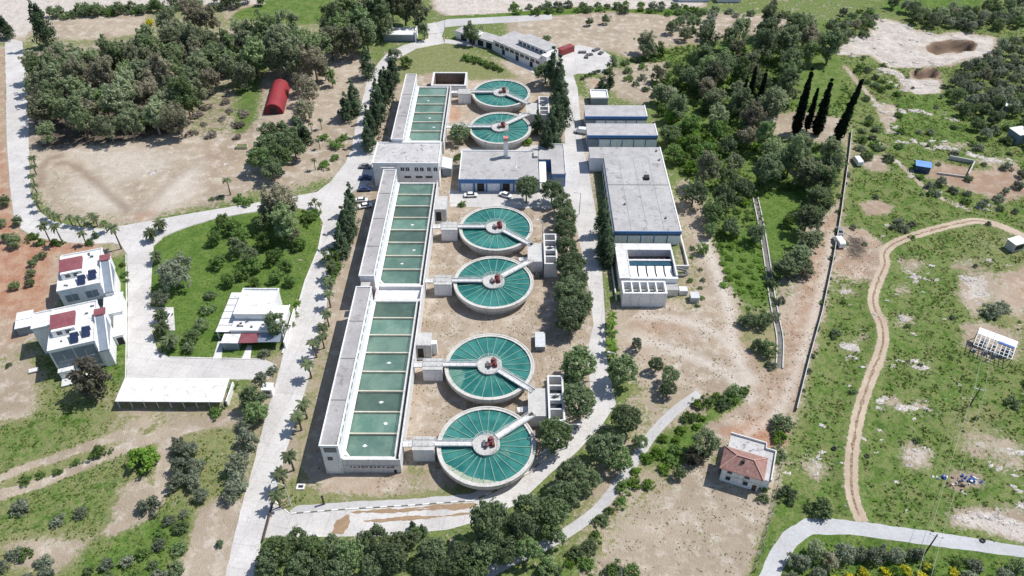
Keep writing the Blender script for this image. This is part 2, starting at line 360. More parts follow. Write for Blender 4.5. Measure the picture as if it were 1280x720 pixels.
# north-east
zone([(640,18),(760,12),(870,18),(1010,22),(1000,45),(860,95),(800,78),(770,62),(700,60),(640,40)], 2.5, green=.12, dry=1, bare=.95, red=.1)
zone([(540,-10),(880,-10),(880,8),(800,12),(700,8),(640,16),(560,20),(545,12)], 1.5, green=.05, rock=.9)
zone([(560,20),(640,16),(700,10),(870,12),(880,22),(760,14),(640,24)], 1.5, green=.95, dry=.1)
zone([(780,78),(815,60),(1050,25),(1062,120),(1062,180),(1048,270),(1030,330),(990,380),(935,400),(895,360),(862,235),(830,130),(800,120)], 3, green=.7, dry=.3, litter=.3)
zone([(770,95),(790,80),(830,78),(835,118),(800,128),(772,120)], 2, green=.3, bare=.8, dry=.7)
zone([(755,100),(770,88),(768,110),(745,118),(735,100)], 1.5, green=.1, red=.5, bare=.8)
zone([(985,78),(1040,62),(1055,100),(1050,130),(990,130)], 2, green=.85, dry=.35, litter=0)
zone([(955,145),(1000,138),(1062,150),(1062,178),(1000,178),(955,165)], 2, green=.35, bare=.8, dry=.6)
zone([(950,245),(1010,238),(1005,300),(975,345),(955,320)], 2, green=1, dry=.12, litter=0)
zone([(900,300),(950,290),(960,340),(950,372),(905,360)], 2, green=1, dry=0, litter=0)
zone([(855,228),(872,238),(890,310),(915,370),(930,395),(990,385),(1030,330),(1045,265),(1058,230),(1064,180),(1068,180),(1050,290),(1028,390),(1008,470),(1000,510),(940,545),(880,550),(830,500),(800,470),(780,450),(770,385),(860,380),(866,320),(850,260)], 2, green=.08, dry=.8, bare=.95, red=.22, litter=0)
zone([(905,390),(940,395),(985,400),(1000,500),(960,540),(920,530),(950,470),(900,430)], 3, red=.4)
zone([(1010,280),(1050,262),(1030,390),(990,480),(985,400)], 2, red=.45, green=.03)
zone([(925,545),(960,535),(985,555),(960,565),(925,552)], 2, red=.8, green=.05)
zone([(858,280),(870,300),(880,345),(872,395),(848,385),(850,310)], 1.5, green=.5, dry=.7)
strip([(790,420),(850,440),(905,465),(940,500)], 3, 1.6, pale=.8, green=.02)
strip([(880,300),(897,345),(912,390),(918,440),(940,480)], 3, 1.6, pale=.8, green=.02)
zone([(960,345),(1000,340),(1000,370),(970,375)], 2, green=.45, litter=.35)
zone([(912,395),(960,380),(985,420),(975,470),(945,460),(925,430)], 2, green=.65, litter=.3)
zone([(800,490),(865,485),(870,500),(820,540),(770,620),(745,645),(735,600),(780,560)], 2, green=.45, dry=.9, bare=.8)
zone([(730,730),(760,660),(800,600),(850,565),(890,580),(955,610),(968,640),(935,730)], 2, green=.2, dry=.95, bare=.9, red=.02, litter=.1)
zone([(790,570),(850,545),(905,490),(935,485),(930,505),(880,535),(860,580),(800,640),(760,680),(710,730),(690,730),(740,670)], 1.5, green=.92, dry=.15, litter=.1)
zone([(890,560),(960,545),(985,560),(985,610),(960,625)], 2, green=.35, dry=.7, bare=.8)
zone([(935,730),(970,640),(985,600),(1000,640),(960,690),(950,730)], 1.2, green=.95, dry=.1)
zone([(905,540),(950,528),(985,540),(985,556),(955,560),(920,552)], 1.2, red=1, green=.0, bare=.6)
zone([(960,520),(1000,505),(1000,535),(975,540)], 2, green=.4, dry=.9)
zone([(740,600),(800,570),(850,590),(820,660),(760,700),(730,720)], 4, green=.42, dry=.8)
zone([(860,610),(920,620),(900,700),(850,690)], 4, green=.38, dry=.9)
strip([(800,395),(850,400),(900,420),(930,450)], 2.6, 1.4, green=0, pale=.8)
zone([(790,400),(840,395),(860,420),(800,425)], 3, red=.45)
strip([(1042,290),(1022,380),(1000,450),(975,510),(930,545)], 2.2, 1.2, pale=.6)
# right-hand fields
zone([(1072,180),(1150,130),(1400,120),(1400,740),(960,740),(960,690),(985,640),(985,560),(1005,510),(1032,390),(1050,290)], 2.0, green=.82, dry=.4, red=.2, wild=1, bare=.3)
zone([(1062,10),(1100,-10),(1500,-10),(1500,130),(1150,140),(1072,178),(1066,120),(1050,60)], 3, green=.72, dry=.45, wild=1)
zone([(1100,5),(1130,-6),(1225,-6),(1222,12),(1140,16)], 2, green=1, dry=.2)
zone([(1038,58),(1065,45),(1088,42),(1092,22),(1120,24),(1150,38),(1175,42),(1205,38),(1245,46),(1242,66),(1205,72),(1190,80),(1120,82),(1105,78),(1090,66),(1048,66)], 1.5, green=.03, rock=.85, bare=.8, wild=2.2)
zone([(1130,48),(1150,48),(1155,62),(1135,62)], 1.5, green=.5)
zone([(1132,98),(1175,98),(1175,115),(1145,118),(1130,108)], 1.5, green=.03, rock=1)
strip([(1100,85),(1120,90),(1135,105)], 3, 1.5, rock=.9, green=.1)
zone([(1120,118),(1185,118),(1186,135),(1125,137)], 2, green=1, dry=.25)
zone([(1115,142),(1200,140),(1240,170),(1200,180),(1120,170)], 2, green=1, dry=.3)
zone([(1100,130),(1120,130),(1122,152),(1102,150)], 1.2, green=.1, bare=.8, rock=.3)
zone([(1170,200),(1220,212),(1270,205),(1290,240),(1250,252),(1225,240),(1160,220)], 2, green=.12, red=.5, bare=.8, brown=.3)
zone([(1075,190),(1105,195),(1112,212),(1090,212),(1078,205)], 1.5, green=.1, bare=.9, litter=.25)
zone([(1076,252),(1100,248),(1116,256),(1108,266),(1084,267)], 1.5, green=.1, red=.45, brown=.45)
zone([(1050,285),(1080,285),(1100,300),(1105,330),(1095,350),(1050,345),(1040,330)], 1.5, green=.05, bare=1, red=.4)
zone([(1055,292),(1082,292),(1088,312),(1075,328),(1056,320)], 2, litter=.8)
zone([(1200,275),(1290,290),(1400,300),(1400,470),(1270,460),(1215,400),(1240,350),(1200,320)], 4, green=.68, dry=.5)
zone([(1205,345),(1238,340),(1240,372),(1218,385),(1200,370)], 2, rock=.7, green=.15)
zone([(1205,405),(1225,400),(1275,420),(1270,445),(1235,450),(1205,432)], 2, green=.2, bare=.8, brown=.2)
zone([(1235,360),(1300,330),(1320,400),(1275,400)], 3, green=.35, bare=.8, dry=.8)
zone([(1255,345),(1290,335),(1290,380),(1262,378)], 2, red=.4, green=.2)
strip([(1056,82),(1075,105),(1098,130),(1108,150),(1112,165)], 1.6, 1.2, green=.1, bare=1, rock=.3)
strip([(1104,188),(1130,208),(1165,240),(1215,262)], 1.5, 1.0, green=.2, rock=.5)
zone([(1195,640),(1225,633),(1260,640),(1320,660),(1320,690),(1265,672),(1230,660),(1190,655)], 1.5, rock=.85, green=.1, bare=.9)
zone([(1190,585),(1220,588),(1235,600),(1200,612),(1180,600)], 1.5, green=.25, brown=.4, bare=.6)
zone([(1130,555),(1165,560),(1160,585),(1132,580)], 1.5, rock=.6, green=.3)
zone([(1195,520),(1235,515),(1230,560),(1200,555)], 3, green=.6, dry=.7)
zone([(960,735),(985,690),(1010,668),(1060,666),(1130,678),(1300,698),(1300,735)], 1.2, green=.95, dry=.2, litter=.1)
for cx, cy, rx, ry in ((1062,432,12,7),(1130,400,14,9),(1150,455,18,6),(1140,507,22,7),(1112,500,8,8),(1020,580,16,10),(1145,570,14,10),(1060,362,12,7),(1235,555,30,14),(1270,560,20,10),(1205,330,20,8),(1140,330,20,10),(1270,635,14,10),(1100,180,10,5),(1200,180,25,5),(1240,200,25,6),(1130,360,12,8),(1078,420,6,4),(1020,590,12,8),(1260,580,18,12),(1100,455,10,6)):
    pass_pts = [(cx+rx*math.cos(a*math.pi/5), cy+ry*math.sin(a*math.pi/5)) for a in range(10)]
    zone(pass_pts, 2.2, rock=.5, green=.4, bare=.6)
# lie of the land: a few decimetres of unevenness in the fields, two dug pits in the quarry
def vnoise(sc, seed):
    rs = np.random.RandomState(seed); g = rs.rand(64, 64)
    x, y = px/sc, py/sc; i, j = np.floor(x).astype(int), np.floor(y).astype(int); fx, fy = x-i, y-j
    fx, fy = fx*fx*(3-2*fx), fy*fy*(3-2*fy)
    G = lambda a, b: g[a % 64, b % 64]
    return (G(i,j)*(1-fx)+G(i+1,j)*fx)*(1-fy) + (G(i,j+1)*(1-fx)+G(i+1,j+1)*fx)*fy
far = np.clip((np.hypot(px, py-200)-500)/600, 0, 1)
hz = -A['wild']*(0.5*vnoise(9, 1) + 0.3*vnoise(3.5, 2))*(1-far)
def pit(pts, depth):
    global hz
    d = sdf(WL(pts)); c = np.clip(d/2.2, 0, 1); hz = hz - depth*c*c*(3-2*c)
    e = np.clip((d+1.0)/1.0, 0, 1)*np.clip((4.5-d)/1.5, 0, 1)
    A['brown'] += (1-A['brown'])*e; A['rock'] *= (1-e); A['green'] *= (1-e); A['red'] += (.7-A['red'])*e
pit([(1159,57),(1166,51),(1178,50),(1190,47),(1204,48),(1214,49),(1222,54),(1217,60),(1206,61),(1196,64),(1184,62),(1172,64),(1163,61)], 4.2)
pit([(1139,91),(1144,86),(1153,87),(1162,84),(1171,85),(1175,91),(1170,97),(1160,95),(1150,97),(1143,96)], 3.6)
TRACK = smooth_line(WL([(1078,652),(1068,628),(1064,600),(1066,560),(1074,515),(1087,475),(1099,445),(1104,425),(1102,405),(1093,385),(1092,368),(1100,345),(1106,330),(1106,315),(1122,302),(1160,289),(1200,279),(1222,276),(1250,282),(1290,300)]), 5)
for poly, m in ((ribbon(TRACK, 4.5), 1.5), (WL([(940,730),(962,685),(985,655),(1010,645),(1060,648),(1120,658),(1300,688),(1300,702),(1200,690),(1060,670),(1005,672),(985,730)]), 1.5)):
    c = np.clip((sdf(poly)+m)/m, 0, 1); hz *= (1-c)
paint(ribbon(TRACK, 2.6), .6, green=.1, bare=1, red=.1)
idx = np.arange(NX*NY).reshape(NY, NX)
F = np.stack([idx[:-1,:-1], idx[:-1,1:], idx[1:,1:], idx[1:,:-1]], -1).reshape(-1, 4)
V = np.stack([px, py, hz], 1)
def HZ(x, y):                                                     # height of the land at a point
    i = min(max(int(np.searchsorted(gx, x)), 1), NX-1); j = min(max(int(np.searchsorted(gy, y)), 1), NY-1)
    i = i-1 if abs(gx[i-1]-x) < abs(gx[i]-x) else i; j = j-1 if abs(gy[j-1]-y) < abs(gy[j]-y) else j
    return float(hz[j*NX+i])
def AT(k, x, y):
    i = min(int(np.searchsorted(gx, x)), NX-1); j = min(int(np.searchsorted(gy, y)), NY-1); return float(A[k][j*NX+i])
def ground_mat():
    t = NT('land')
    g, d, r, pl, k, l, br = (t.attr(n) for n in ('green', 'dry', 'red', 'pale', 'rock', 'litter', 'brown'))
    n0 = t.noise(0.055, 4, 0.6); n1 = t.noise(0.28, 5, 0.68); n2 = t.noise(1.3, 4, 0.7); n3 = t.noise(0.6, 4, 0.7, dist=0.6)
    n4 = t.noise(3.2, 3, 0.7)
    soil = t.mix(t.step(n0, 0.35, 0.65), (0.425,0.355,0.275), (0.33,0.268,0.2))
    soil = t.mix(t.step(n1, 0.45, 0.72), soil, (0.56,0.5,0.43)); soil = t.mix(t.step(t.noise(0.16, 6, 0.75, dist=1.2), 0.5, 0.68, 0, .55), soil, (0.3,0.235,0.175))
    redc = t.mix(t.step(n1, 0.35, 0.65), (0.36,0.18,0.115), (0.44,0.29,0.2))
    ra = t.step(t.math('ADD', r, t.math('MULTIPLY', t.math('SUBTRACT', n3, 0.5), 0.7)), 0.12, 0.85)
    soil = t.mix(ra, soil, redc)
    soil = t.mix(t.math('MULTIPLY', pl, t.step(n3, 0.25, 0.55, .35, 1.0)), soil, (0.6,0.545,0.48))
    soil = t.mix(t.math('MULTIPLY', br, t.step(n3, 0.15, 0.5, .55, 1.0)), soil, (0.23,0.165,0.12))
    soil = t.mix(t.step(n2, 0.6, 0.75, 0, 0.45), soil, (0.2,0.15,0.1))
    lush = t.mix(t.step(n1, 0.35, 0.65), (0.088,0.16,0.03), (0.145,0.215,0.052))
    lush = t.mix(t.step(n2, 0.47, 0.66, 0, .8), lush, (0.045,0.078,0.022))
    straw = t.mix(t.step(n1, 0.3, 0.7), (0.34,0.31,0.17), (0.2,0.2,0.09))
    da = t.step(t.math('ADD', d, t.math('MULTIPLY_ADD', t.math('SUBTRACT', n3, 0.5), 1.0, t.math('MULTIPLY', t.math('SUBTRACT', n1, 0.5), 1.1))), 0.22, 0.85)
    grass = t.mix(da, lush, straw)
    grass = t.scale(grass, t.step(n4, 0.25, 0.75, 0.72, 1.25))
    gsum = t.math('ADD', g, t.math('MULTIPLY_ADD', t.math('SUBTRACT', n3, 0.5), 0.75, t.math('MULTIPLY_ADD', t.math('SUBTRACT', n2, 0.5), 0.7, t.math('MULTIPLY', t.math('SUBTRACT', n1, 0.5), 1.0))))
    col = t.mix(t.step(gsum, 0.4, 0.62), soil, grass)
    lit = t.mix(t.step(n2, 0.4, 0.6), (0.075,0.06,0.05), (0.16,0.13,0.105))
    la = t.step(t.math('ADD', l, t.math('MULTIPLY', t.math('SUBTRACT', n3, 0.5), 0.9)), 0.35, 0.75)
    col = t.mix(la, col, lit)
    rk = t.mix(t.step(n1, 0.35, 0.65), (0.6,0.55,0.5), (0.46,0.41,0.36))
    rk = t.mix(t.step(n2, 0.55, 0.68), rk, (0.24,0.2,0.16))
    ka = t.step(t.math('ADD', k, t.math('MULTIPLY_ADD', t.math('SUBTRACT', n3, 0.5), 0.9, t.math('MULTIPLY_ADD', t.math('SUBTRACT', n2, 0.5), 0.5, t.math('MULTIPLY', t.math('SUBTRACT', n1, 0.5), 1.2)))), 0.45, 0.62)
    col = t.mix(ka, col, rk)
    return t.finish(col, 1.0, t.bump(t.math('ADD', n2, n4), 0.7, 0.35), 0.1)
land = npmesh('ground', V, F, ground_mat()); land['kind'] = 'structure'
for k in ('green', 'dry', 'red', 'bare', 'rock', 'litter', 'brown', 'pale'):
    at = land.data.attributes.new(k, 'FLOAT', 'POINT'); at.data.foreach_set('value', A[k].astype(np.float32))
# ------------------------------------------------------------------ roads, lanes, yards
A['paved'] = np.zeros(px.shape)
def sheet(name, poly, mat, z, kind='structure'):
    A['paved'] = np.maximum(A['paved'], (sdf(poly) > -.9)*1.0)
    mb = MB(); a = sum(poly[i-1][0]*p[1]-p[0]*poly[i-1][1] for i, p in enumerate(poly))
    if a < 0: poly = poly[::-1]
    from mathutils.geometry import tessellate_polygon
    tri = tessellate_polygon([[Vector((x, y, 0)) for x, y in poly]])
    fs = []
    for q in tri:
        p = [poly[i] for i in q]; ar = (p[1][0]-p[0][0])*(p[2][1]-p[0][1])-(p[2][0]-p[0][0])*(p[1][1]-p[0][1])
        fs.append(tuple(q) if ar > 0 else tuple(q[::-1]))
    mb.add([(x, y, z) for x, y in poly], fs)
    o = mb.build(name, mat); o['kind'] = kind; return o
def rough(poly, amp, step=1.2, seed=1):                            # a worn, uneven edge
    rnd = random.Random(seed); out = []
    for i, p in enumerate(poly):
        q = poly[(i+1) % len(poly)]; L = math.hypot(q[0]-p[0], q[1]-p[1]); n = max(1, int(L/step)); nx, ny = (q[1]-p[1])/(L+1e-9), -(q[0]-p[0])/(L+1e-9)
        for k in range(n):
            w = rnd.uniform(-amp, amp) if k else 0
            out.append((p[0]+(q[0]-p[0])*k/n+nx*w, p[1]+(q[1]-p[1])*k/n+ny*w))
    return out
def kerb(pts, mat, w=0.25, h=0.13, striped=False):
    P = WL(pts); mb = MB()
    for i in range(len(P)-1):
        a, b = Vector((*P[i], 0)), Vector((*P[i+1], 0)); n = 1 if not striped else max(1, int((b-a).length/1.4))
        for k in range(n):
            p, q = a.lerp(b, k/n), a.lerp(b, (k+1)/n); d = (q-p).normalized(); s = Vector((-d.y, d.x, 0))*w/2
            mb.cur = (k % 2) if striped else 0
            mb.prism([tuple((p+s)[:2]), tuple((q+s)[:2]), tuple((q-s)[:2]), tuple((p-s)[:2])], -0.1, h)
    o = mb.build('kerb', [mat, M['dark_stone']] if striped else mat); o['kind'] = 'structure'; return o
sheet('road', rough(WL([(6,46),(8,130),(9,180),(12,230),(17,268),(26,286),(45,297),(75,302),(110,305),(140,303),(152,307),(159,318),(160,400),(158,474),(335,474),(346,456),(332,450),(300,449),(212,447),(198,440),(190,415),(188,380),(190,340),(192,308),(205,296),(235,284),(272,273),(330,263),(366,259),(396,264),(404,280),(398,312),(382,352),(370,395),(354,442),(346,474),(331,525),(314,590),(300,640),(281,724),(317,724),(328,672),(336,640),(343,626),(348,600),(358,562),(372,520),(384,478),(397,432),(408,385),(416,330),(424,290),(430,262),(440,240),(466,226),(476,205),(466,180),(470,135),(474,104),(492,76),(520,61),(556,54),(554,50),(545,28),(530,30),(536,48),(505,56),(482,68),(466,88),(458,104),(452,130),(444,160),(440,185),(432,203),(412,228),(396,240),(340,250),(290,258),(220,270),(176,278),(130,286),(95,283),(65,276),(48,264),(38,240),(36,180),(36,130),(28,52)]), 0.12, 2.0), M['road'], 0.010)
sheet('side_road', WL([(337,640),(343,628),(362,643),(440,637),(510,633),(590,627),(622,614),(662,592),(702,556),(728,528),(740,500),(735,460),(736,430),(742,405),(736,360),(728,320),(722,290),(714,255),(708,210),(706,170),(704,130),(702,100),(716,92),(722,110),(728,180),(735,210),(744,260),(752,330),(756,390),(757,440),(765,480),(770,505),(752,532),(720,566),(690,590),(650,628),(610,648),(560,662),(480,670),(330,672)]), M['road'], 0.014)
sheet('yard', WL([(562,258),(562,238),(575,238),(575,185),(706,180),(718,182),(722,262)]), M['yard'], 0.018)
sheet('parking_bay', WL([(186,384),(217,384),(219,413),(188,413)]), M['yard'], 0.026)
sheet('forecourt', WL([(556,54),(590,58),(612,60),(640,78),(668,92),(700,100),(722,92),(750,92),(772,75),(752,62),(725,56),(700,62),(700,75),(682,88),(660,78),(630,66),(612,56),(590,52),(556,49)]), M['yard'], 0.022)
sheet('north_road', WL([(545,28),(560,24),(640,20),(690,18),(690,24),(640,28),(600,30),(556,34),(552,46)]), M['road_plain'], 0.006)
sheet('lane', rough(ribbon(smooth_line(WL([(600,722),(640,700),(684,680),(726,654),(752,632),(778,598),(800,566),(818,540),(846,512),(874,492)])), 2.4), 0.1), M['road_plain'], 0.012)
sheet('country_road', rough(WL([(944,730),(962,690),(978,666),(1006,648),(1040,648),(1090,654),(1140,661),(1200,670),(1310,688),(1310,701),(1240,692),(1180,684),(1120,676),(1062,668),(1016,668),(996,682),(984,700),(972,730)]), 0.12), M['road_grey'], 0.012)
sheet('path', rough(ribbon(TRACK, 2.8), 0.22, 0.35), M['track'], 0.008)
def centre_strip():
    rnd = random.Random(5); t = NT('track_verge'); a = t.noise(1.5, 4, 0.7); m = t.finish(t.mix(t.step(a, .4, .6), (0.17,0.12,0.08), (0.36,0.27,0.19)), 1.0, None, 0.1)
    o = sheet('path_verge', rough(ribbon(TRACK[2:88], 0.55), 0.3, 0.8, 9), m, 0.014); return o
centre_strip()
rs_ = random.Random(12)
for k in range(13):                                                # rust-brown water run along the side road
    x0_ = rs_.uniform(432, 560); L_ = rs_.uniform(30, 90); b_ = rs_.choice([0, 0, 1])
    y_ = lambda x: (641.5-(x-430)*.06 if b_ == 0 else 655-(x-430)*.075) + off_
    off_ = rs_.uniform(-2.2, 2.2); pts = [(x0_+L_*q/6, y_(x0_+L_*q/6)+rs_.uniform(-.7,.7)) for q in range(7) if x0_+L_*q/6 < 604]
    if len(pts) > 2: sheet('puddle', rough(ribbon(WL(pts), [rs_.uniform(.15,1.0)*(0.3 if q in (0, len(pts)-1) else 1) for q in range(len(pts))]), .16, .6, k), M['rust_wet'], .020+.0025*k)
sheet('puddle', rough(WL([(414,668),(421,650),(436,643),(438,652),(430,667)]), .2, .6, 40), M['rust_wet'], .056)
sheet('pavement', rough(WL([(362,638),(372,632),(440,627),(510,624),(590,617),(620,603),(655,582),(700,545),(726,524),(728,527),(702,554.5),(662,590.5),(622,612.5),(590,626.5),(510,632.5),(440,636.5),(364,642)]), .1), M['road_plain'], .016)
kerb([(343,626),(362,642),(440,636),(510,632),(590,626),(622,612),(662,590),(702,554),(728,527)], M['white_clean'], 0.22, 0.12, True)
kerb([(212,446.5),(300,448.5),(332,449.5)], M['concrete_pale'])
kerb([(157.5,318),(158.5,400),(157,474)], M['concrete_pale'])
kerb([(192,307),(205,295),(235,283),(272,272.5),(330,262.5)], M['concrete'])
kerb([(404,282),(398,312),(381.5,352),(369.5,395),(353,442)], M['concrete_pale'], 0.35, 0.3)
kerb([(13,230),(9,180),(8,130)], M['concrete'])
# ------------------------------------------------------------------ the treatment plant
LM = []                                                            # landmarks: (name, x, y)
def lm(n, x, y): LM.append((n, x, y))
def gallery(y0, y1, label, front_windows=False):
    x0, x1, H = -41.5, -37.6, 10.0
    t = thing('pump_gallery', label, 'gallery building', (x0, y0, 0), group='long galleries beside the aeration basins')
    mb = MB(); mb.box(x0+.1, x1, y0+.1, y1-.1, -.2, H-.35); mb.build('wall', M['white_wall'], t)
    mb = MB(); mb.box(x0-.05, x1+.05, y0-.05, y1+.05, H-.35, H-.1); mb.build('roof', M['roof_stained'], t)
    mb = MB(); mb.frame(x0-.1, x1+.1, y0-.1, y1+.1, .24, H-.3, H+.18); mb.build('parapet', M['white_wall'], t)
    n = int((y1-y0)/16)
    mb = MB()
    for k in range(1, n+1): yy = y0+(y1-y0)*k/(n+1); mb = MB(); mb.box(x0+.14, x1-.14, yy-.1, yy+.1, H-.1, H-.03); mb.build('roof_joint', M['dark_stone'], t)
    k = 0; yy = y0+1.5
    while yy < y1-2:
        mb = MB(); mb.box(x1, x1+.03, yy, yy+1.9, H-1.5, H-1.0); mb.build('window', M['glass'], t); yy += 3.1
    mb = MB(); mb.add([(x1+.002,y0+.3,5.6),(x1+.6,y0+.3,4.72),(x1+.6,y1-.3,4.72),(x1+.002,y1-.3,5.6),(x1+.002,y0+.3,4.71),(x1+.002,y1-.3,4.71)],[(0,1,2,3),(0,4,1),(3,2,5)])
    mb.build('sill_slope', M['white_clean'], t)
    if front_windows:
        mb = MB(); mb.box(x0+.75, x1-.5, y0+.02, y0+.1, 7.7, 9.2); w = mb.build('window', M['glass'], t)
        mb = MB()
        for q in range(4): mb.box(x0+.75, x1-.5, y0-.02, y0+.02, 7.85+q*.36, 7.95+q*.36)
        mb.build('louvre', M['concrete'], w)
        mb = MB(); mb.box(x0+1.1, x0+2.2, y0+.02, y0+.1, 4.9, 6.0); mb.build('window', M['glass'], t)
        mb = MB(); mb.box(x0+3.4, x1-.2, y0-.02, y0+.1, -.1, 1.9); mb.build('door', M['metal_pale'], t)
    return t
gallery(101.5, 152.2, 'long flat-roofed pump gallery with louvred end window, beside the front basin', True)
gallery(156.6, 207.4, 'long flat-roofed pump gallery between the white two-storey hall and red tank')
gallery(225.7, 272.2, 'long flat-roofed pump gallery beyond the white two-storey hall')
def basin(y0, y1, n, label, front):
    xa, xb, H, wl = -37.58, -26.0, 4.7, 4.15
    t = thing('aeration_basin', label, 'water basin', (xa, y0, 0), group='rectangular aeration basins in line')
    mb = MB(); yw0, yw1 = y0+.9, y1-.5
    mb.box(xa, xb, y0, yw0, -.2, H); mb.box(xa, xb, yw1, y1, -.2, H)
    mb.box(xa, xa+.35, yw0, yw1, -.2, H); mb.box(xb-.25, xb, yw0, yw1, -.2, H)
    # the outlet channel along the right-hand side
    mb.box(xb+.75, xb+1.05, y0, y1, -.2, H+.05); mb.box(xb, xb+.75, y0, y0+.3, -.2, H-.05); mb.box(xb, xb+.75, y1-.3, y1, -.2, H-.05)
    mb.build('wall', M['concrete_pale'], t)
    mb = MB(); mb.box(xb, xb+.75, y0+.3, y1-.3, 3.6, 3.85); mb.build('channel_water', M['water_dark'], t)
    wr = random.Random(int(y0))
    for k in range(n):
        ya, yb = yw0+(yw1-yw0)*k/n, yw0+(yw1-yw0)*(k+1)/n
        mb = MB(); mb.box(xa+.35, xb-.25, ya+(.17 if k else 0), yb-(.17 if k < n-1 else 0), .2, wl-.01*(k % 3)); mb.build('water', M[wr.choice(['water_green','water_green','water_pale','water_murky'])], t)
    for k in range(1, n):
        yy = yw0+(yw1-yw0)*k/n
        mb = MB(); mb.box(xa+.35, xb-.25, yy-.17, yy+.17, wl-.3, H-.04+(.06 if k % 2 else 0)); mb.build('baffle_wall', M['baffle'], t)
        if k in (2, 3, 5) or (front and k == 1):
            mb = MB(); rnd = random.Random(k*7+int(y0)); cx, cy = -31.8+rnd.uniform(-2, 3), yy-3
            mb.add([(cx,cy,wl+.05)]+[(cx+rnd.uniform(.12,.75)*math.cos(q*.2856),cy+rnd.uniform(.1,.5)*math.sin(q*.2856),wl+.01) for q in range(22)],[(0,q+1,(q+1)%22+1) for q in range(22)])
            mb.build('foam', M['white_clean'], t)
    mb = MB()                                                       # sloped inlet lip and handrail
    mb.add([(xa+.4,y0+.9,H+.01),(xa+.4,y0+2.4,H+.01),(xa+1.7,y0+.9,H+.01),(xa+.4,y0+2.4,H+.5),(xa+.4,y0+.9,H+.5)],[(0,2,1),(3,4,2),(3,2,1),(4,0,2)])
    mb.build('inlet_lip', M['concrete_pale'], t)
    mb = MB()
    for (a, b) in (((xb+.9,y0+.1),(xb+.9,y1-.1)), ((xb-.12,y0+1),(xb-.12,y1-1))):
        for z in (H+.55, H+1.05): mb.bar((a[0],a[1],z),(b[0],b[1],z),.07)
        m = int(abs(b[1]-a[1])/2.2)
        for q in range(m+1): yy = a[1]+(b[1]-a[1])*q/m; mb.bar((a[0],yy,H),(a[0],yy,H+1.05),.07)
    mb.build('handrail', M['rail'], t)
    if front:
        mb = MB(); mb.box(xa+.6, xb+.6, y0-.12, y0, 2.55, 2.75); mb.build('ledge', M['concrete'], t)
        rnd = random.Random(3); x = xa+1.5
        while x < xb-.8:
            w = rnd.uniform(.25,.8); mb = MB(); mb.box(x, x+w, y0-.015, y0, 1.75+rnd.uniform(-.1,.1), 2.35+rnd.uniform(-.2,.15)); mb.build('weep_stain', M['dark_stone'], t); x += w+rnd.uniform(.1,.5)
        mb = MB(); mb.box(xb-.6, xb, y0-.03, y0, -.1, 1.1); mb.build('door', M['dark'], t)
    return t
basin(101.9, 153.0, 8, 'green-water aeration basin of eight cells at the front of the row', True)
basin(158.8, 208.3, 8, 'green-water aeration basin of eight cells, middle one in the row', False)
basin(232.9, 272.9, 6, 'green-water aeration basin of six cells at the far end of the row', False)
# the sunken trough between the front and the middle basin
t = thing('inlet_trough', 'sunken white concrete trough between the front and middle basins', 'trough', (-32, 153, 0))
mb = MB(); mb.box(-37.6,-25.0,153.02,153.5,-.2,4.75); mb.box(-37.6,-25.0,158.2,158.78,-.2,4.9); mb.box(-37.6,-37.1,153.5,158.2,-.2,4.9); mb.box(-25.5,-25.0,153.5,158.2,-.2,4.75); mb.build('wall', M['concrete_pale'], t)
mb = MB(); mb.add([(-37.1,153.5,1.6),(-25.5,153.5,1.6),(-25.5,158.2,3.9),(-37.1,158.2,3.9)],[(0,1,2,3)]); mb.build('sloped_floor', M['white_wall'], t)
t = thing('red_tank', 'small red steel box with pale lid in the gap between two galleries', 'tank', (-39.5, 154.4, 0))
mb = MB(); mb.box(-40.8,-38.6,153.4,155.6,-.1,8.4); mb.build('body', M['crate_red'], t, bevel=.05); mb = MB(); mb.box(-40.9,-38.5,153.3,155.7,8.4,8.6); mb.build('lid', M['concrete'], t)
# the hall
x0,x1,y0,y1,H = -46.1,-24.9,213.0,225.6,8.8
t = thing('treatment_hall', 'white two-storey flat-roofed hall standing across the row of basins', 'hall', (x0,y0,0)); lm('white two-storey hall', -46, 216)
mb = MB(); mb.box(x0+.1,x1-.1,y0+.1,y1-.1,-.2,H-.3); mb.build('wall', M['white_wall'], t)
mb = MB(); mb.box(x0+.02,x1-.02,y0+.02,y1-.02,H-.3,H-.08); mb.build('roof', M['roof_peeling'], t)
mb = MB(); mb.frame(x0-.05,x1+.05,y0-.05,y1+.05,.3,H-.32,H+.22); mb.build('parapet', M['white_clean'], t)
for wx in (-37.2,-35.6,-32.7,-31.0,-28.7,-26.6):
    mb = MB(); mb.box(wx,wx+1.15,y0+.03,y0+.1,5.9,7.2); w = mb.build('window', M['glass'], t)
    mb = MB(); mb.box(wx+.53,wx+.62,y0,y0+.03,5.9,7.2); mb.box(wx-.1,wx+1.25,y0-.03,y0+.03,5.78,5.9); mb.build('window_frame', M['white_clean'], w)
for wx in (-36.3,-32.6,-29.4):
    mb = MB(); mb.box(wx,wx+2.2,y0+.03,y0+.1,3.2,4.0); mb.build('window', M['glass'], t)
for wy in (215,218,221.5):
    mb = MB(); mb.box(x1-.1,x1-.03,wy,wy+1.4,4.8,6.1); mb.build('window', M['glass'], t)
mb = MB(); mb.box(-43.4,-38.6,212.0,212.98,7.6,7.75); mb.build('canopy', M['roof_peeling'], t)
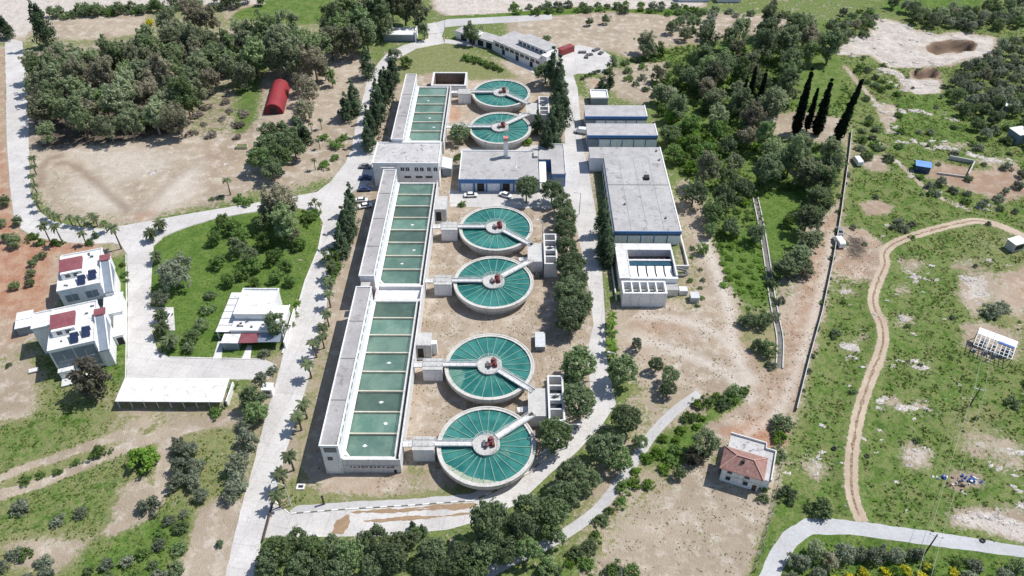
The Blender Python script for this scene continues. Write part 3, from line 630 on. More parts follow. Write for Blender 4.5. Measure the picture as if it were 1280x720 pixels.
# stair beside the hall
t = thing('stair_tower', 'small blue-grey lean-to beside the right wall of the white hall', 'outbuilding', (-23,221,0))
mb = MB(); mb.box(-24.6,-21.6,219,225,-.1,3.0); mb.build('wall', M['slate_blue'], t); mb = MB(); mb.add([(-24.8,218.8,3.9),(-21.4,218.8,3.0),(-21.4,225.2,3.0),(-24.8,225.2,3.9),(-24.8,218.8,3.0),(-24.8,225.2,3.0)],[(0,1,2,3),(0,4,1),(3,2,5),(0,3,5,4)]); mb.build('roof', M['metal_pale'], t)
# inlet boxes on the right side of the basins
for (bx, by, lb) in ((-23.4,207.0,'upper'),):
    pass
t = thing('sluice_chamber', 'small open box chamber with dark doorway by the front basin channel', 'chamber', (-22,140,0))
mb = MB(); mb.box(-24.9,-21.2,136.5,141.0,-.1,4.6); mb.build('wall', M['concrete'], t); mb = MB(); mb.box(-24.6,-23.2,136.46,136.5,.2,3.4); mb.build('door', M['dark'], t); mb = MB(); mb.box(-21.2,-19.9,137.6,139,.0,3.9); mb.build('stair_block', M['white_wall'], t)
t = thing('sluice_chamber', 'small box chamber with dark doorway by the middle basin channel', 'chamber', (-22,203,0))
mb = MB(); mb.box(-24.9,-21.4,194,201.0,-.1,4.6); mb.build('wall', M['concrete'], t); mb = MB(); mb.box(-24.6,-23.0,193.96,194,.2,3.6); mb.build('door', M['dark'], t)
# upper settling box
x0,x1,y0,y1 = -32.8,-19.4,274.2,285.4
t = thing('settling_tank', 'empty square concrete tank with brown inside walls, behind the far basin', 'tank', (x0,y0,0)); lm('empty square tank', -26, 280)
mb = MB(); mb.frame(x0,x1,y0,y1,.75,-.2,4.5); mb.build('wall', M['concrete_pale'], t)
mb = MB(); mb.box(x0+.75,x1-.75,y0+.75,y1-.75,.0,.3); mb.build('tank_floor', surf('brown_floor',(0.2,0.15,0.11),(0.26,0.2,0.16),.3), t)
mb = MB(); mb.frame(x0+.76,x1-.76,y0+.76,y1-.76,.05,.3,4.2); mb.build('inside_lining', surf('brown_lining',(0.2,0.155,0.12),(0.27,0.21,0.17),.3,streak=.5), t)
# ------------------------------------------------------------------ clarifiers
M['scum'] = surf('scum', (0.42,0.42,0.32), (0.25,0.33,0.25), .6, .7, 2.5)
M['cloud'] = surf('cloudy_water', (0.16,0.28,0.22), (0.07,0.2,0.165), .35, .3, 1.5, spec=.5)
tanks = []
def clarifier(cx, cy, chamber, label, hub_lbl=None):
    Rr, H, wl = 11.0, 3.6, 3.15
    t = thing('clarifier_tank', label, 'clarifier tank', (cx, cy, 0), group='round clarifier tanks')
    mb = MB(); mb.ring((cx,cy),Rr,Rr-.35,H-1.1,H); n = 96; vs = []
    for r, z in ((Rr-1.5,-.2),(Rr-1.5,H-1.9),(Rr-.01,H-1.101)): vs += [(cx+r*math.cos(2*math.pi*i/n),cy+r*math.sin(2*math.pi*i/n),z) for i in range(n)]
    mb.add(vs, [(k*n+i,k*n+(i+1)%n,(k+1)*n+(i+1)%n,(k+1)*n+i) for k in range(2) for i in range(n)]); mb.build('tank_wall', M['tank_wall'], t)
    mb = MB(); mb.ring((cx,cy),Rr-.36,Rr-.95,wl+.2,H-.12); mb.build('outlet_channel', M['tank_wall'], t)
    mb = MB(); mb.cyl((cx,cy),Rr-.36,wl-.6,wl,96); mb.build('water', M['water_teal'], t)
    n = 24; off = .13 + (cy % 7)*.05
    for k in range(n):
        a = 2*math.pi*k/n + off
        d = min(abs((a-math.pi+math.pi) % (2*math.pi)-math.pi), 9)
        if abs(((a-math.pi)+math.pi) % (2*math.pi)-math.pi) < .1: continue
        ca, sa = math.cos(a), math.sin(a)
        mb = MB(); mb.bar((cx+3.4*ca,cy+3.4*sa,wl+.05),(cx+9.95*ca,cy+9.95*sa,wl+.05),.19,.2); mb.build('weir_beam', M['weir_beam'], t)
    mb = MB(); mb.cyl((cx,cy),3.0,.3,H+.12,48); mb.build('hub_platform', M['concrete'], t)
    mb = MB()
    for k in range(20):
        a0, a1 = 2*math.pi*k/20, 2*math.pi*(k+1)/20
        for z in (H+.65, H+1.15): mb.bar((cx+2.9*math.cos(a0),cy+2.9*math.sin(a0),z),(cx+2.9*math.cos(a1),cy+2.9*math.sin(a1),z),.05)
        mb.bar((cx+2.9*math.cos(a0),cy+2.9*math.sin(a0),H+.12),(cx+2.9*math.cos(a0),cy+2.9*math.sin(a0),H+1.15),.05)
    mb.build('hub_rail', M['rail'], t)
    mb = MB(); mb.cyl((cx+1.0,cy+.3),.75,H+.12,H+1.5,16); mb.cyl((cx+1.0,cy+.3),.45,H+1.5,H+2.1,16); mb.bar((cx+1.0,cy+.3,H+1),(cx+.1,cy-1.2,H+1),.5); mb.cyl((cx+1.6,cy-.6),.35,H+.12,H+1.2,12); mb.build('drive_motor', M['machine_red'], t)
    mb = MB(); mb.box(cx-.8,cx-.2,cy-.9,cy+.7,H+.12,H+.75); mb.box(cx-.2,cx+.5,cy-.3,cy+.1,H+.12,H+.5); mb.build('control_box', M['machine_grey'], t, bevel=.04)
    if cy < 140:                                                    # floating scum drifted against the rim
        a0, a1, ri, m = ((3.65, 5.05, 8.5, 'scum') if cy < 118 else (2.95, 3.95, 6.2, 'cloud')); rs = random.Random(int(cy)); k = 40; vs = []
        for q in range(k+1):
            a = a0+(a1-a0)*q/k; e = math.sin(math.pi*q/k)**.6; r0 = 10.0-(10.0-ri)*e*rs.uniform(.75,1.1)
            vs += [(cx+10.02*math.cos(a),cy+10.02*math.sin(a),wl+.012),(cx+r0*math.cos(a),cy+r0*math.sin(a),wl+.012)]
        mb = MB(); mb.add(vs, [(2*q,2*q+2,2*q+3,2*q+1) for q in range(k)]); mb.build('scum', M[m], t)
    def bridge(p, q, name='bridge'):
        a, b = Vector((*p, H+.22)), Vector((*q, H+.22)); d = (b-a).normalized(); s = Vector((-d.y, d.x, 0))
        mb = MB(); mb.bar(a, b, 1.5, .26); br = mb.build(name, M['concrete_pale'], t)
        mb = MB()
        for sg in (-1, 1):
            o = s*sg*.7
            for z in (.5, 1.0): mb.bar(a+o+Vector((0,0,z)), b+o+Vector((0,0,z)), .06)
            m = max(2, int((b-a).length/1.6))
            for k in range(m+1): p_ = a.lerp(b, k/m)+o; mb.bar(p_, p_+Vector((0,0,1.0)), .06)
            mb.bar(a+o+Vector((0,0,.2)), b+o+Vector((0,0,.2)), .1, .22)
        mb.build('bridge_rail', M['rail'], br)
    bridge((cx-2.95,cy),(cx-11.4,cy))
    e = Vector((chamber[0]-cx, chamber[1]-cy)).normalized()
    bridge((cx+2.95*e.x,cy+2.95*e.y),(chamber[0],chamber[1]), 'bridge')
    # launder box between basin and tank
    b = thing('inlet_box', 'white concrete inlet box feeding ' + label.split(' clarifier')[0].replace('round teal', 'the') + ' clarifier, beside its left rim', 'inlet box', (cx-13.5,cy,0), group='inlet boxes left of the clarifiers')
    bx0, bx1 = cx-16.2, cx-11.45
    mb = MB(); mb.box(bx0,bx1,cy-2.0,cy+1.6,-.2,3.95); mb.build('wall', M['white_wall'], b)
    mb = MB(); mb.box(bx0-.08,bx1+.08,cy-2.08,cy+1.68,3.95,4.2); mb.build('lid', M['concrete'], b)
    mb = MB(); mb.box(-24.9,bx0-.1,cy-.9,cy+.9,3.6,3.9); mb.build('channel', M['concrete_pale'], b)
    mb = MB(); 
    for sg in (-.85,.85):
        mb.bar((-24.9,cy+sg,4.6),(bx1,cy+sg,4.6),.06); mb.bar((-24.9,cy+sg,5.05),(bx1,cy+sg,5.05),.06)
        for q in range(6): xx=-24.9+(bx1+24.9)*q/5; mb.bar((xx,cy+sg,3.9),(xx,cy+sg,5.05),.06)
    mb.build('handrail', M['rail'], b)
    tanks.append((cx,cy))
names = ['front', 'second', 'third', 'fourth', 'fifth', 'farthest']
CT = [(608,556),(612,457),(617,352),(620,284.5),(625,159.5),(626.5,116)]
ctr = [W(x, y, 3.5) for x, y in CT]
def chamber(k0, k1, xw, lbl):
    (xa, ya), (xb, yb) = ctr[k0], ctr[k1]; ym = (ya+yb)/2; x0 = max(xa, xb)+9.4
    t = thing('valve_chamber', 'grey flat-topped valve chamber reached by bridges from the ' + lbl, 'valve chamber', (x0, ym, 0), group='valve chambers right of the clarifiers')
    mb = MB(); mb.box(x0,x0+4.2,ym-4.0,ym+4.2,-.2,3.75); mb.build('wall', M['white_wall'], t)
    mb = MB(); mb.box(x0-.08,x0+4.28,ym-4.08,ym+4.28,3.75,3.95); mb.build('roof', M['concrete'], t)
    mb = MB(); mb.bar((x0,ym-4,4.9),(x0,ym+4,4.9),.06); mb.bar((x0,ym-4,4.45),(x0,ym+4,4.45),.06)
    for q in range(6): mb.bar((x0,ym-4+1.6*q,3.95),(x0,ym-4+1.6*q,4.9),.06)
    mb.build('handrail', M['rail'], t)
    mb = MB(); mb.bar((x0-2.6,ym-.6,1.3),(x0,ym-.2,1.3),1.5,1.2); mb.build('pipe_box', M['concrete_pale'], t)
    # open concrete frame with four bays
    f = thing('sludge_tank', 'open-topped white concrete tank with four dark bays beside the ' + lbl.split(' clar')[0] + ' clarifiers', 'sludge tank', (x0+6.5, ym, 0), group='open sludge tanks right of the clarifiers')
    fx0, fx1, f0, f1, h = x0+4.5, x0+8.3, ym-6.2, ym+7.6, 4.9
    mb = MB(); mb.frame(fx0,fx1,f0,f1,.45,-.2,h)
    L = f1-f0
    for q in (.26,.46,.58,.78):
        mb.box(fx0+.45,fx1-.45,f0+L*q-.2,f0+L*q+.2,-.2,h-.15-(.01 if q > .5 else 0))
    mb.build('wall', M['concrete_pale'], f)
    mb = MB(); mb.box(fx0+.45,fx1-.45,f0+L*.46+.2,f0+L*.58-.2,h-.6,h-.3); mb.build('deck', M['concrete'], f)
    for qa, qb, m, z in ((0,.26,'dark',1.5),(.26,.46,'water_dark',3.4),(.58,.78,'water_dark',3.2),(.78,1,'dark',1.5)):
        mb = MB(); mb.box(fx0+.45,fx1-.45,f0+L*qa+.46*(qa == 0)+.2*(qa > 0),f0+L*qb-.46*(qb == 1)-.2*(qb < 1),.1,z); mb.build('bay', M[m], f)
    mb = MB(); mb.cyl((fx0+1.8,f0+L*.52),.3,h-.3,h+.5,10); mb.bar((fx0+1.0,f0+L*.52,h),(fx0+2.6,f0+L*.53,h),.3); mb.build('valve', M['machine_grey'], f)
    mb = MB(); mb.cyl((fx0-1.6,f0-.2),.55,0,1.6,12); mb.cyl((fx0-.6,f0+.1),.4,0,1.9,12); mb.box(fx0-2.6,fx0-.2,f0-.9,f0-.7,0,.5); p = mb.build('pump', M['machine_grey'], f)
    return x0, ym
ca = chamber(0, 1, 0, 'front and second clarifiers'); cb = chamber(2, 3, 0, 'third and fourth clarifiers'); cc = chamber(4, 5, 0, 'fifth and farthest clarifiers')
desc = ['round teal front clarifier tank with pale scum along its near edge', 'round teal second clarifier tank from the front, cloudy on its left side', 'round teal third clarifier tank from the front, evenly green', 'round teal fourth clarifier tank from the front, facing the two white cars', 'round teal fifth clarifier tank from the front, just beyond the red-topped chimney', 'round teal farthest clarifier tank, nearest the empty square tank']
for i, ((cx, cy), ch) in enumerate(zip(ctr, (ca, ca, cb, cb, cc, cc))):
    sgn = -1 if i % 2 == 0 else 1
    clarifier(cx, cy, (ch[0]+1.2, ch[1]+sgn*3.4), desc[i])
    lm(names[i] + ' clarifier tank', cx, cy)
# ------------------------------------------------------------------ workshop with the blue fascia
x0,x1,y0,y1,H = -18.5,7.1,210.0,227.2,4.8
t = thing('workshop', 'flat-roofed grey workshop with blue fascia and roller doors behind two white cars', 'workshop', (x0,y0,0)); lm('blue-fronted workshop', -4, 212)
mb = MB(); mb.box(x0+.4,x1-.4,y0+.5,y1-.3,-.2,H-.3); mb.build('wall', M['white_wall'], t)
mb = MB(); mb.box(x0,x1,y0,y1,H-.3,H); mb.build('roof', M['roof_concrete'], t)
mb = MB(); mb.box(x0,x1,y1-.3,y1+.02,H+.01,H+.3); mb.box(x0-.02,x0+.25,y0,y1-.3,H+.01,H+.2); mb.build('parapet', M['white_clean'], t)
mb = MB(); mb.box(x0,x1,y0-.05,y0+.12,H-1.5,H+.05); mb.build('fascia', M['blue'], t)
for k, dx in enumerate((-18.0,-13.0,-9.4,-4.8,-.6,3.2)):
    if k in (0,2,4): mb = MB(); mb.box(dx,dx+4.0 if k else dx+4.0,y0+.4,y0+.48,0,H-1.7); mb.build('roller_door', M['blue_white'], t)
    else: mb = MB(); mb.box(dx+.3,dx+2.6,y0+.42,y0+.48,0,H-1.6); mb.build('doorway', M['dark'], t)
for dx in (-18.45,-13.9,-9.95,-5.3,-1.2,3.0,6.4):
    mb = MB(); mb.box(dx,dx+.5,y0+.1,y0+.5,-.1,H-1.5); mb.build('pillar', M['blue'], t)
mb = MB(); mb.tube([(-.5+.5*math.sin(a),219.6-a*1.0,H+.06) for a in (0,.5,1,1.5,2,2.5,3)],.12,6); mb.build('roof_hose', M['white_clean'], t)
c = thing('chimney', 'tall square white chimney with red top on the workshop roof', 'chimney', (-3.6,223.6,H))
mb = MB(); mb.box(-4.3,-2.9,222.9,224.3,H-.01,H+6.2); mb.build('shaft', M['white_clean'], c); mb = MB(); mb.box(-4.4,-2.8,222.8,224.4,H+6.2,H+7.4); mb.build('cap', surf('cap_red',(0.5,0.16,0.15),(0.6,0.3,0.28),.8), c)
mb = MB(); mb.box(-5.4,-2.0,222.3,222.86,H,H+.7); mb.build('curb', M['slate_blue'], c)
x0,x1,y0,y1,H = 7.2,15.9,213.2,231.0,5.0
t = thing('workshop_annex', 'L-shaped grey flat-roofed annex with blue front wall beside the concrete road', 'annex', (x0,y0,0))
mb = MB(); mb.prism([(x0+.2,222.0),(11.4,222.0),(11.4,y0+.1),(x1-.1,y0+.1),(x1-.1,y1-.1),(x0+.2,y1-.1)],-.2,H-.3); mb.build('wall', M['blue'], t)
mb = MB(); mb.prism([(x0+.05,221.8),(11.3,221.8),(11.3,y0),(x1,y0),(x1,y1),(x0+.05,y1)],H-.3,H); mb.build('roof', M['roof_concrete'], t)
mb = MB(); mb.box(x0+.05,x1,y1-.3,y1+.02,H+.01,H+.35); mb.box(x1-.22,x1+.02,y0,y1-.3,H+.01,H+.3); mb.build('parapet', M['concrete_pale'], t)
mb = MB(); mb.box(12.0,15.4,y0+.02,y0+.1,.4,3.6); mb.build('roller_door', M['slate_blue'], t)
mb = MB(); mb.add([(7.4,210.6,3.6),(9.6,210.6,3.6),(9.6,221.7,4.2),(7.4,221.7,4.2)],[(0,1,2,3)]); mb.box(7.42,9.58,210.62,221.6,3.2,3.55); mb.build('skylight', M['white_clean'], t)
mb = MB(); mb.box(5.6,7.0,222.8,226.0,4.8,5.6); mb.build('vent_box', M['concrete'], t)
# ------------------------------------------------------------------ filter houses
def filt(x0,x1,y0,y1,H,label,npan,roofm,xleft=None):
    t = thing('filter_house', label, 'filter house', (x0,y0,0))
    mb = MB(); mb.box((xleft or x0)+.2,x1-.2,y0+.35,y1-.2,-.2,H-.3)
    if xleft: mb.box(x0+.2,xleft+.19,y1-6.9,y1-.2,-.2,H-.3)
    mb.build('wall', M['white_wall'], t)
    mb = MB()
    if xleft: mb.prism([(xleft,y0),(x1,y0),(x1,y1),(x0,y1),(x0,y1-7),(xleft,y1-7)],H-.3,H)
    else: mb.box(x0,x1,y0,y1,H-.3,H)
    mb.build('roof', M[roofm], t)
    xs = xleft or x0
    mb = MB(); mb.box(xs-.02,x1+.02,y0-.06,y0+.14,H-.95,H+.06); mb.build('fascia', M['blue'], t); mb = MB(); mb.box(x1-.3,x1+.06,y0+.15,y1,H-.5,H+.16); mb.build('side_parapet', M['white_clean'], t)
    n = npan; w = (x1-xs)/n
    for k in range(n):
        a = xs+w*k
        mb = MB(); mb.box(a+.2,a+w-.02,y0+.28,y0+.34,.2,H-1.75); p = mb.build('panel', M['slate_blue' if (k == 0 and not xleft) else 'blue_white'], t)
        mb = MB(); mb.box(a+.2,a+w-.02,y0+.28,y0+.34,H-1.7,H-1.0); mb.build('window', M['glass'], t)
        mb = MB(); mb.box(a-.05,a+.18,y0+.1,y0+.5,-.1,H-.9); mb.build('mullion', M['blue'], t)
    return t
filt(24.3,46.4,249.0,257.3,5.6,'grey-roofed filter house with blue glazed front, farthest of the three in line',6,'roof_corrugated')
filt(24.2,48.4,236.0,244.2,5.6,'narrow grey-roofed filter house with blue glazed front, middle of the three in line',6,'roof_corrugated')
t = filt(24.2,48.3,182.6,229.2,5.2,'very long flat grey-roofed filter house with blue end wall and hatch on top',5,'roof_concrete',28.8); lm('long blue-ended filter house', 38, 190)
mb = MB(); mb.box(29.0,48.0,206.6,206.8,5.2,5.28); mb.build('roof_joint', M['dark_stone'], t)
for xx in (33.6,38.4,43.3):
    mb = MB(); mb.box(xx-.06,xx+.06,183.2,206.5,5.2,5.225); mb.build('roof_seam', M['slate_blue'], t)
    mb = MB(); mb.box(xx-.06,xx+.06,206.9,222.0,5.2,5.225); mb.build('roof_seam', M['slate_blue'], t)
for xx, yy in ((46.6,226.5),(46.9,221),(33,196),(44.5,189)): mb = MB(); mb.cyl((xx,yy),.3,5.2,5.75,10); mb.build('roof_vent', M['machine_grey'], t)
mb = MB(); mb.box(40.6,42.2,209.4,211.4,5.2,6.0); mb.build('roof_hatch', M['dark'], t)
mb = MB(); mb.box(28.4,28.98,183,222.0,-.1,4.6); mb.build('side_wall', M['concrete_pale'], t)
for k in range(9): mb = MB(); mb.box(28.36,28.4,185+4.2*k,187.6+4.2*k,1.0,3.4); mb.build('window', M['glass'], t)
t = thing('garden_wall', 'low pale wall along the right side of the long filter house', 'wall', (49.6,200,0)); mb = MB(); mb.box(49.0,49.4,172,236,-.2,1.1); mb.box(44.9,49.0,172,172.4,-.2,1.1); mb.build('wall_body', M['concrete_pale'], t)
t = thing('transformer_hut', 'small white-walled hut with sunken flat roof beyond the farthest filter house', 'hut', (27.8,267,0)); mb = MB(); mb.box(27.8,34.2,267.2,273.4,-.1,2.9); mb.build('wall', M['slate_blue'], t); mb = MB(); mb.frame(27.7,34.3,267.1,273.5,.35,2.9,3.5); mb.build('parapet', M['white_clean'], t); mb = MB(); mb.box(28.05,33.95,267.45,273.15,2.9,3.0); mb.build('roof', M['white_roof'], t); lm('small white hut', 31, 270)
# wash-water tank
x0,x1,y0,y1,H = 28.4,44.6,163.0,178.4,4.1
t = thing('wash_water_tank', 'white concrete tank with sunken pool and blue beam below the long filter house', 'wash tank', (x0,y0,0)); lm('wash-water tank', 36, 168)
mb = MB(); mb.box(x0,x1,y1-2.9,y1,-.2,H); mb.box(x0,31.4,y0,y1-2.9,-.2,H); mb.box(31.4,x1,y0,y0+1.0,-.2,H-.25); mb.box(44.1,x1,y0+1.0,y1-2.9,-.2,H+.2); mb.box(31.4,31.7,y0+1,y1-2.9,-.2,H+.1); mb.build('wall', M['concrete_pale'], t)
mb = MB(); mb.box(31.4,x1,y0-.05,y0+.3,-.15,H-.05); mb.build('front_wall', M['white_wall'], t)
mb = MB(); mb.box(31.7,44.1,y0+1,y1-2.9,.1,1.6); mb.build('water', M['water_dark'], t)
mb = MB(); mb.box(31.7,44.1,y0+6.4,y0+8.0,2.6,3.3); mb.build('beam', M['water_blue'], t)
mb = MB(); mb.box(31.7,44.1,y0+8.3,y0+8.8,2.6,3.6); mb.build('beam', M['white_clean'], t)
for k in range(5):
    a = 31.75+k*2.47; mb = MB(); mb.add([(a,y0+4.4,2.6),(a+2.1,y0+4.4,2.6),(a+2.1,y0+6.2,3.3),(a,y0+6.2,3.3),(a,y0+1.1,3.2),(a+2.1,y0+1.1,3.2)],[(0,1,2,3),(4,5,1,0)]); mb.build('trough', M['white_clean'], t)
mb = MB(); rnd = random.Random(4)
for k in range(14): xx = 32+k*.85; mb.box(xx,xx+rnd.uniform(.2,.5),y0+9.2+rnd.uniform(0,.8),y0+10+rnd.uniform(0,1),1.6,2.3)
mb.build('pipework', M['crate_red'], t)
mb = MB(); mb.tube([(44.7,170.2,1.5),(46,170.4,1.4),(48.2,170.4,.7),(48.6,169.3,.4),(47.5,168.5,.4),(44.7,168.4,.4)],.35,10); mb.build('overflow_pipe', M['machine_grey'], t, smooth=True)
x0,x1,y0,y1,H = 28.6,40.5,155.9,161.0,4.9
t = thing('backwash_tank', 'open-topped white tank with five dark bays at the foot of the wash tank', 'wash tank', (x0,y0,0))
mb = MB(); mb.frame(x0,x1,y0,y1,.5,-.2,H)
for k in range(1,5): xx = x0+.5+(x1-x0-1)*k/5; mb.box(xx-.16,xx+.16,y0+.5,y1-.5,-.2,H-.03)
mb.build('wall', M['white_wall'], t)
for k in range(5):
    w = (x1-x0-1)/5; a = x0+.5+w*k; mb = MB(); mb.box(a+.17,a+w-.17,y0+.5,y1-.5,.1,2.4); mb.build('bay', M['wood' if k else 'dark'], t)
    mb = MB(); mb.box(a+.17,a+w-.17,y0+2.3,y0+2.55,3.6,4.0); mb.build('cross_beam', M['concrete'], t)
t = thing('valve_pit', 'low pale concrete valve pit beside the white wash tanks', 'pit', (41.5,162.4,0)); mb = MB(); mb.box(40.8,44.4,160.2,162.9,-.1,2.2); mb.build('wall', M['concrete'], t); mb = MB(); mb.box(40.75,44.45,160.15,162.85,2.2,2.35); mb.build('lid', M['roof_concrete'], t)
t = thing('concrete_box', 'square white concrete box just right of the wash tank', 'box', (46,161.5,0)); mb = MB(); mb.box(44.9,47.2,160.6,162.6,-.1,1.6); mb.build('body', M['concrete_pale'], t, bevel=.05)
t = thing('meter_hut', 'small grey hut with flat pale lid by the bare yard', 'hut', (48.5,158.6,0)); mb = MB(); mb.box(47.6,49.8,157.6,160,-.1,1.7); mb.build('wall', M['concrete'], t); mb = MB(); mb.box(47.5,49.9,157.5,160.1,1.7,1.85); mb.build('lid', M['metal_pale'], t)
t = thing('boundary_parapet', 'pale low wall along the left edge of the wash tanks', 'wall', (27.4,165,0)); mb = MB(); mb.box(27.2,27.5,158,180,-.1,1.0); mb.build('wall_body', M['concrete_pale'], t)
# ------------------------------------------------------------------ houses and sheds around the plant
def P3(u, v): return (u, v)
def block(FL, ang, label, ext, wing):
    t = thing('apartment_block', label, 'apartment block', (*FL, 0), R(ang))
    Lc = dict(local=True); H = 8.6; w, d = 10.4, 15.4
    mb = MB(); mb.box(0,w,0,d,-.2,H-.3)
    if ext: mb.box(-4.4,-.002,9.5,d,-.2,H-.32)
    mb.build('wall', M['white_wall'], t, **Lc)
    mb = MB(); mb.box(-.1,w+.1,-.1,d+.1,H-.3,H-.1)
    if ext: mb.box(-4.5,-.1,9.4,d+.1,H-.3,H-.12)
    mb.build('roof', M['white_roof'], t, **Lc)
    mb = MB(); mb.frame(-.12,w+.12,-.12,d+.12,.22,H-.32,H+.3)
    if ext: mb.box(-4.52,-.13,d-.1,d+.12,H-.3,H+.3); mb.box(-4.52,-4.3,9.4,d-.1,H-.3,H+.3); mb.box(-4.3,-.13,9.4,9.62,H-.3,H+.3)
    mb.build('parapet', M['white_clean'], t, **Lc)
    mb = MB(); mb.box(1.0,6.2,4.6,9.8,H-.1,H+1.9); ph = mb.build('penthouse', M['white_wall'], t, **Lc)
    mb = MB(); mb.add([(.7,5.4,H+2.0),(6.4,5.4,H+2.0),(6.4,10.1,H+2.7),(.7,10.1,H+2.7),(.7,5.4,H+1.85),(6.4,5.4,H+1.85),(6.4,10.1,H+1.9),(.7,10.1,H+1.9)],[(0,1,2,3),(0,4,5,1),(1,5,6,2),(2,6,7,3),(3,7,4,0)]); mb.build('red_roof', M['red_sheet'], ph, local=True)
    for k in range(2): mb = MB(); mb.box(2.0+2*k,3.2+2*k,4.56,4.6,H+.4,H+1.5); mb.build('window', M['glass'], t, **Lc)
    for k in range(2):
        a = 5.0+2.6*k; mb = MB(); mb.add([(a,.8+1.3*k,H+.25),(a+1.9,.8+1.3*k,H+.25),(a+1.9,3.4+1.3*k,H+1.3),(a,3.4+1.3*k,H+1.3),(a,3.4+1.3*k,H-.1),(a+1.9,3.4+1.3*k,H-.1)],[(0,1,2,3),(3,2,5,4)]); s = mb.build('solar_panel', M['solar'], t, **Lc)
        mb = MB(); mb.tube([(a+.1,3.6+1.3*k,H+1.35),(a+1.8,3.6+1.3*k,H+1.35)],.28,10); mb.build('water_cylinder', M['white_clean'], s, local=True)
    mb = MB(); rnd = random.Random(int(FL[1]))
    for k in range(7): a, b = rnd.uniform(.6,w-1), rnd.choice([rnd.uniform(10.5,14.6), rnd.uniform(1,4)]); mb = MB(); mb.box(a,a+rnd.uniform(.3,.9),b,b+.3,H-.1,H+rnd.uniform(.2,.6)); mb.build('roof_gear', M['machine_grey'], t, **Lc)
    # stair with long sloping glazed roof on the right
    mb = MB(); mb.prism([(w+.13,-.6),(w+2.3,-.6),(w+2.3,9.6),(w+.13,9.6)],-.2,5.4); st = mb.build('stair_wall', M['white_wall'], t, **Lc)
    mb = MB(); mb.add([(w+.13,-.7,5.6),(w+2.4,-.7,5.6),(w+2.4,8.0,9.6),(w+.13,8.0,9.6),(w+.13,-.7,5.3),(w+2.4,-.7,5.3),(w+2.4,8.0,5.3),(w+.13,8.0,5.3)],[(0,1,2,3),(0,4,5,1),(1,5,6,2),(2,6,7,3),(3,7,4,0)]); g = mb.build('stair_roof', M['slate_blue'], t, **Lc)
    mb = MB(); mb.bar((w+2.42,-.75,5.65),(w+2.42,8.0,9.65),.3); mb.bar((w+.12,-.75,5.65),(w+.12,8.0,9.65),.2); mb.build('stair_kerb', M['white_clean'], g, local=True)
    mb = MB(); mb.box(w+.0,w+2.5,8.0,10.4,5.3,9.7); mb.build('stair_head', M['white_wall'], t, **Lc)
    mb = MB(); mb.box(w-.1,w+2.6,7.9,10.5,9.7,9.95); mb.build('red_cap', M['red_sheet'], t, **Lc)
    if ext:
        for k in range(2): mb = MB(); mb.box(.35+4.95*k,5.1+4.95*k,-.035,-.001,.9,H-.75); mb.build('front_panel', M['slate_blue'], t, **Lc)
    for k in range(2):
        for z in (1.2, 4.6):
            mb = MB(); mb.box(1.2+4.9*k,4.2+4.9*k,-.06,-.036 if ext else 0,z,z+2.2); wd = mb.build('window', M['slate_blue'], t, **Lc)
            mb = MB(); mb.box(2.66+4.9*k,2.74+4.9*k,-.09,-.06,z,z+2.2); mb.box(1.1+4.9*k,4.3+4.9*k,-.12,-.037,z-.12,z-.02); mb.build('frame', M['white_clean'], wd, local=True)
    for k in range(4):
        mb = MB(); mb.box(w,w+.04,10.9+1.1*k,11.7+1.1*k,4.6,6.2); mb.build('window', M['glass'], t, **Lc)
    for z in (1.5,4.8):
        for vv in (2.2,6,10.4 if not ext else 7.8): mb = MB(); mb.box(-.04,0,vv,vv+1.3,z,z+1.4); mb.build('window', M['glass'], t, **Lc)
    if wing:
        mb = MB(); mb.box(w+2.42,w+4.6,6.5,14.5,-.2,3.1); mb.box(w+.02,w+4.6,14.5,22.5,-.2,4.0); mb.build('low_wing', M['white_wall'], t, **Lc)
        mb = MB(); mb.box(w+2.42,w+4.9,6.3,14.45,3.1,3.3); mb.box(w+.02,w+4.9,14.5,22.7,4.0,4.2); mb.build('wing_roof', M['white_roof'], t, **Lc)
        mb = MB(); mb.box(w+2.9,w+4.4,6.44,6.5,.0,2.4); mb.build('wing_door', M['dark'], t, **Lc)
    return t
b2 = block((-112.4,129.9), 20, 'near white apartment block with red rooftop panel and low wing towards the carport', True, True); lm('near apartment block', -108, 132)
b1 = block((-119.6,151.3), 20, 'far white apartment block with red rooftop panel, next to the curved road', False, False); lm('far apartment block', -115, 160)
t = thing('lean_to', 'low white lean-to shed at the left end of the near apartment block', 'shed', (*W(24.5,420),0), R(20)); mb = MB(); mb.box(0,3.6,0,6,-.1,2.6); mb.build('wall', M['slate_blue'], t, local=True); mb = MB(); mb.box(-.2,3.8,-.3,2.9,2.6,2.8); mb.box(-.2,3.8,3.0,6.2,2.6,2.85); mb.build('roof', M['white_roof'], t, local=True)
t = thing('terrace', 'small paved terrace with low white wall under the dark tree', 'terrace', (*W(77,484),0), R(20)); mb = MB(); mb.box(0,7,0,2.6,-.1,.25); mb.build('floor', M['concrete_pale'], t, local=True); mb = MB(); mb.box(0,3.2,2.6,5.2,-.1,2.4); mb.build('store', M['white_wall'], t, local=True); mb = MB(); mb.box(-.15,3.35,2.45,5.3,2.4,2.6); mb.build('store_roof', M['white_roof'], t, local=True)
for k, (x, y, lb) in enumerate(((41,465,'flat white slab lying on the grass by the low lean-to shed'),(203,393,None))):
    if lb: t = thing('slab', lb, 'slab', (*W(36,467),0), R(20)); mb = MB(); mb.box(0,2.2,0,1.3,0,.3); mb.build('body', M['concrete_pale'], t, local=True)
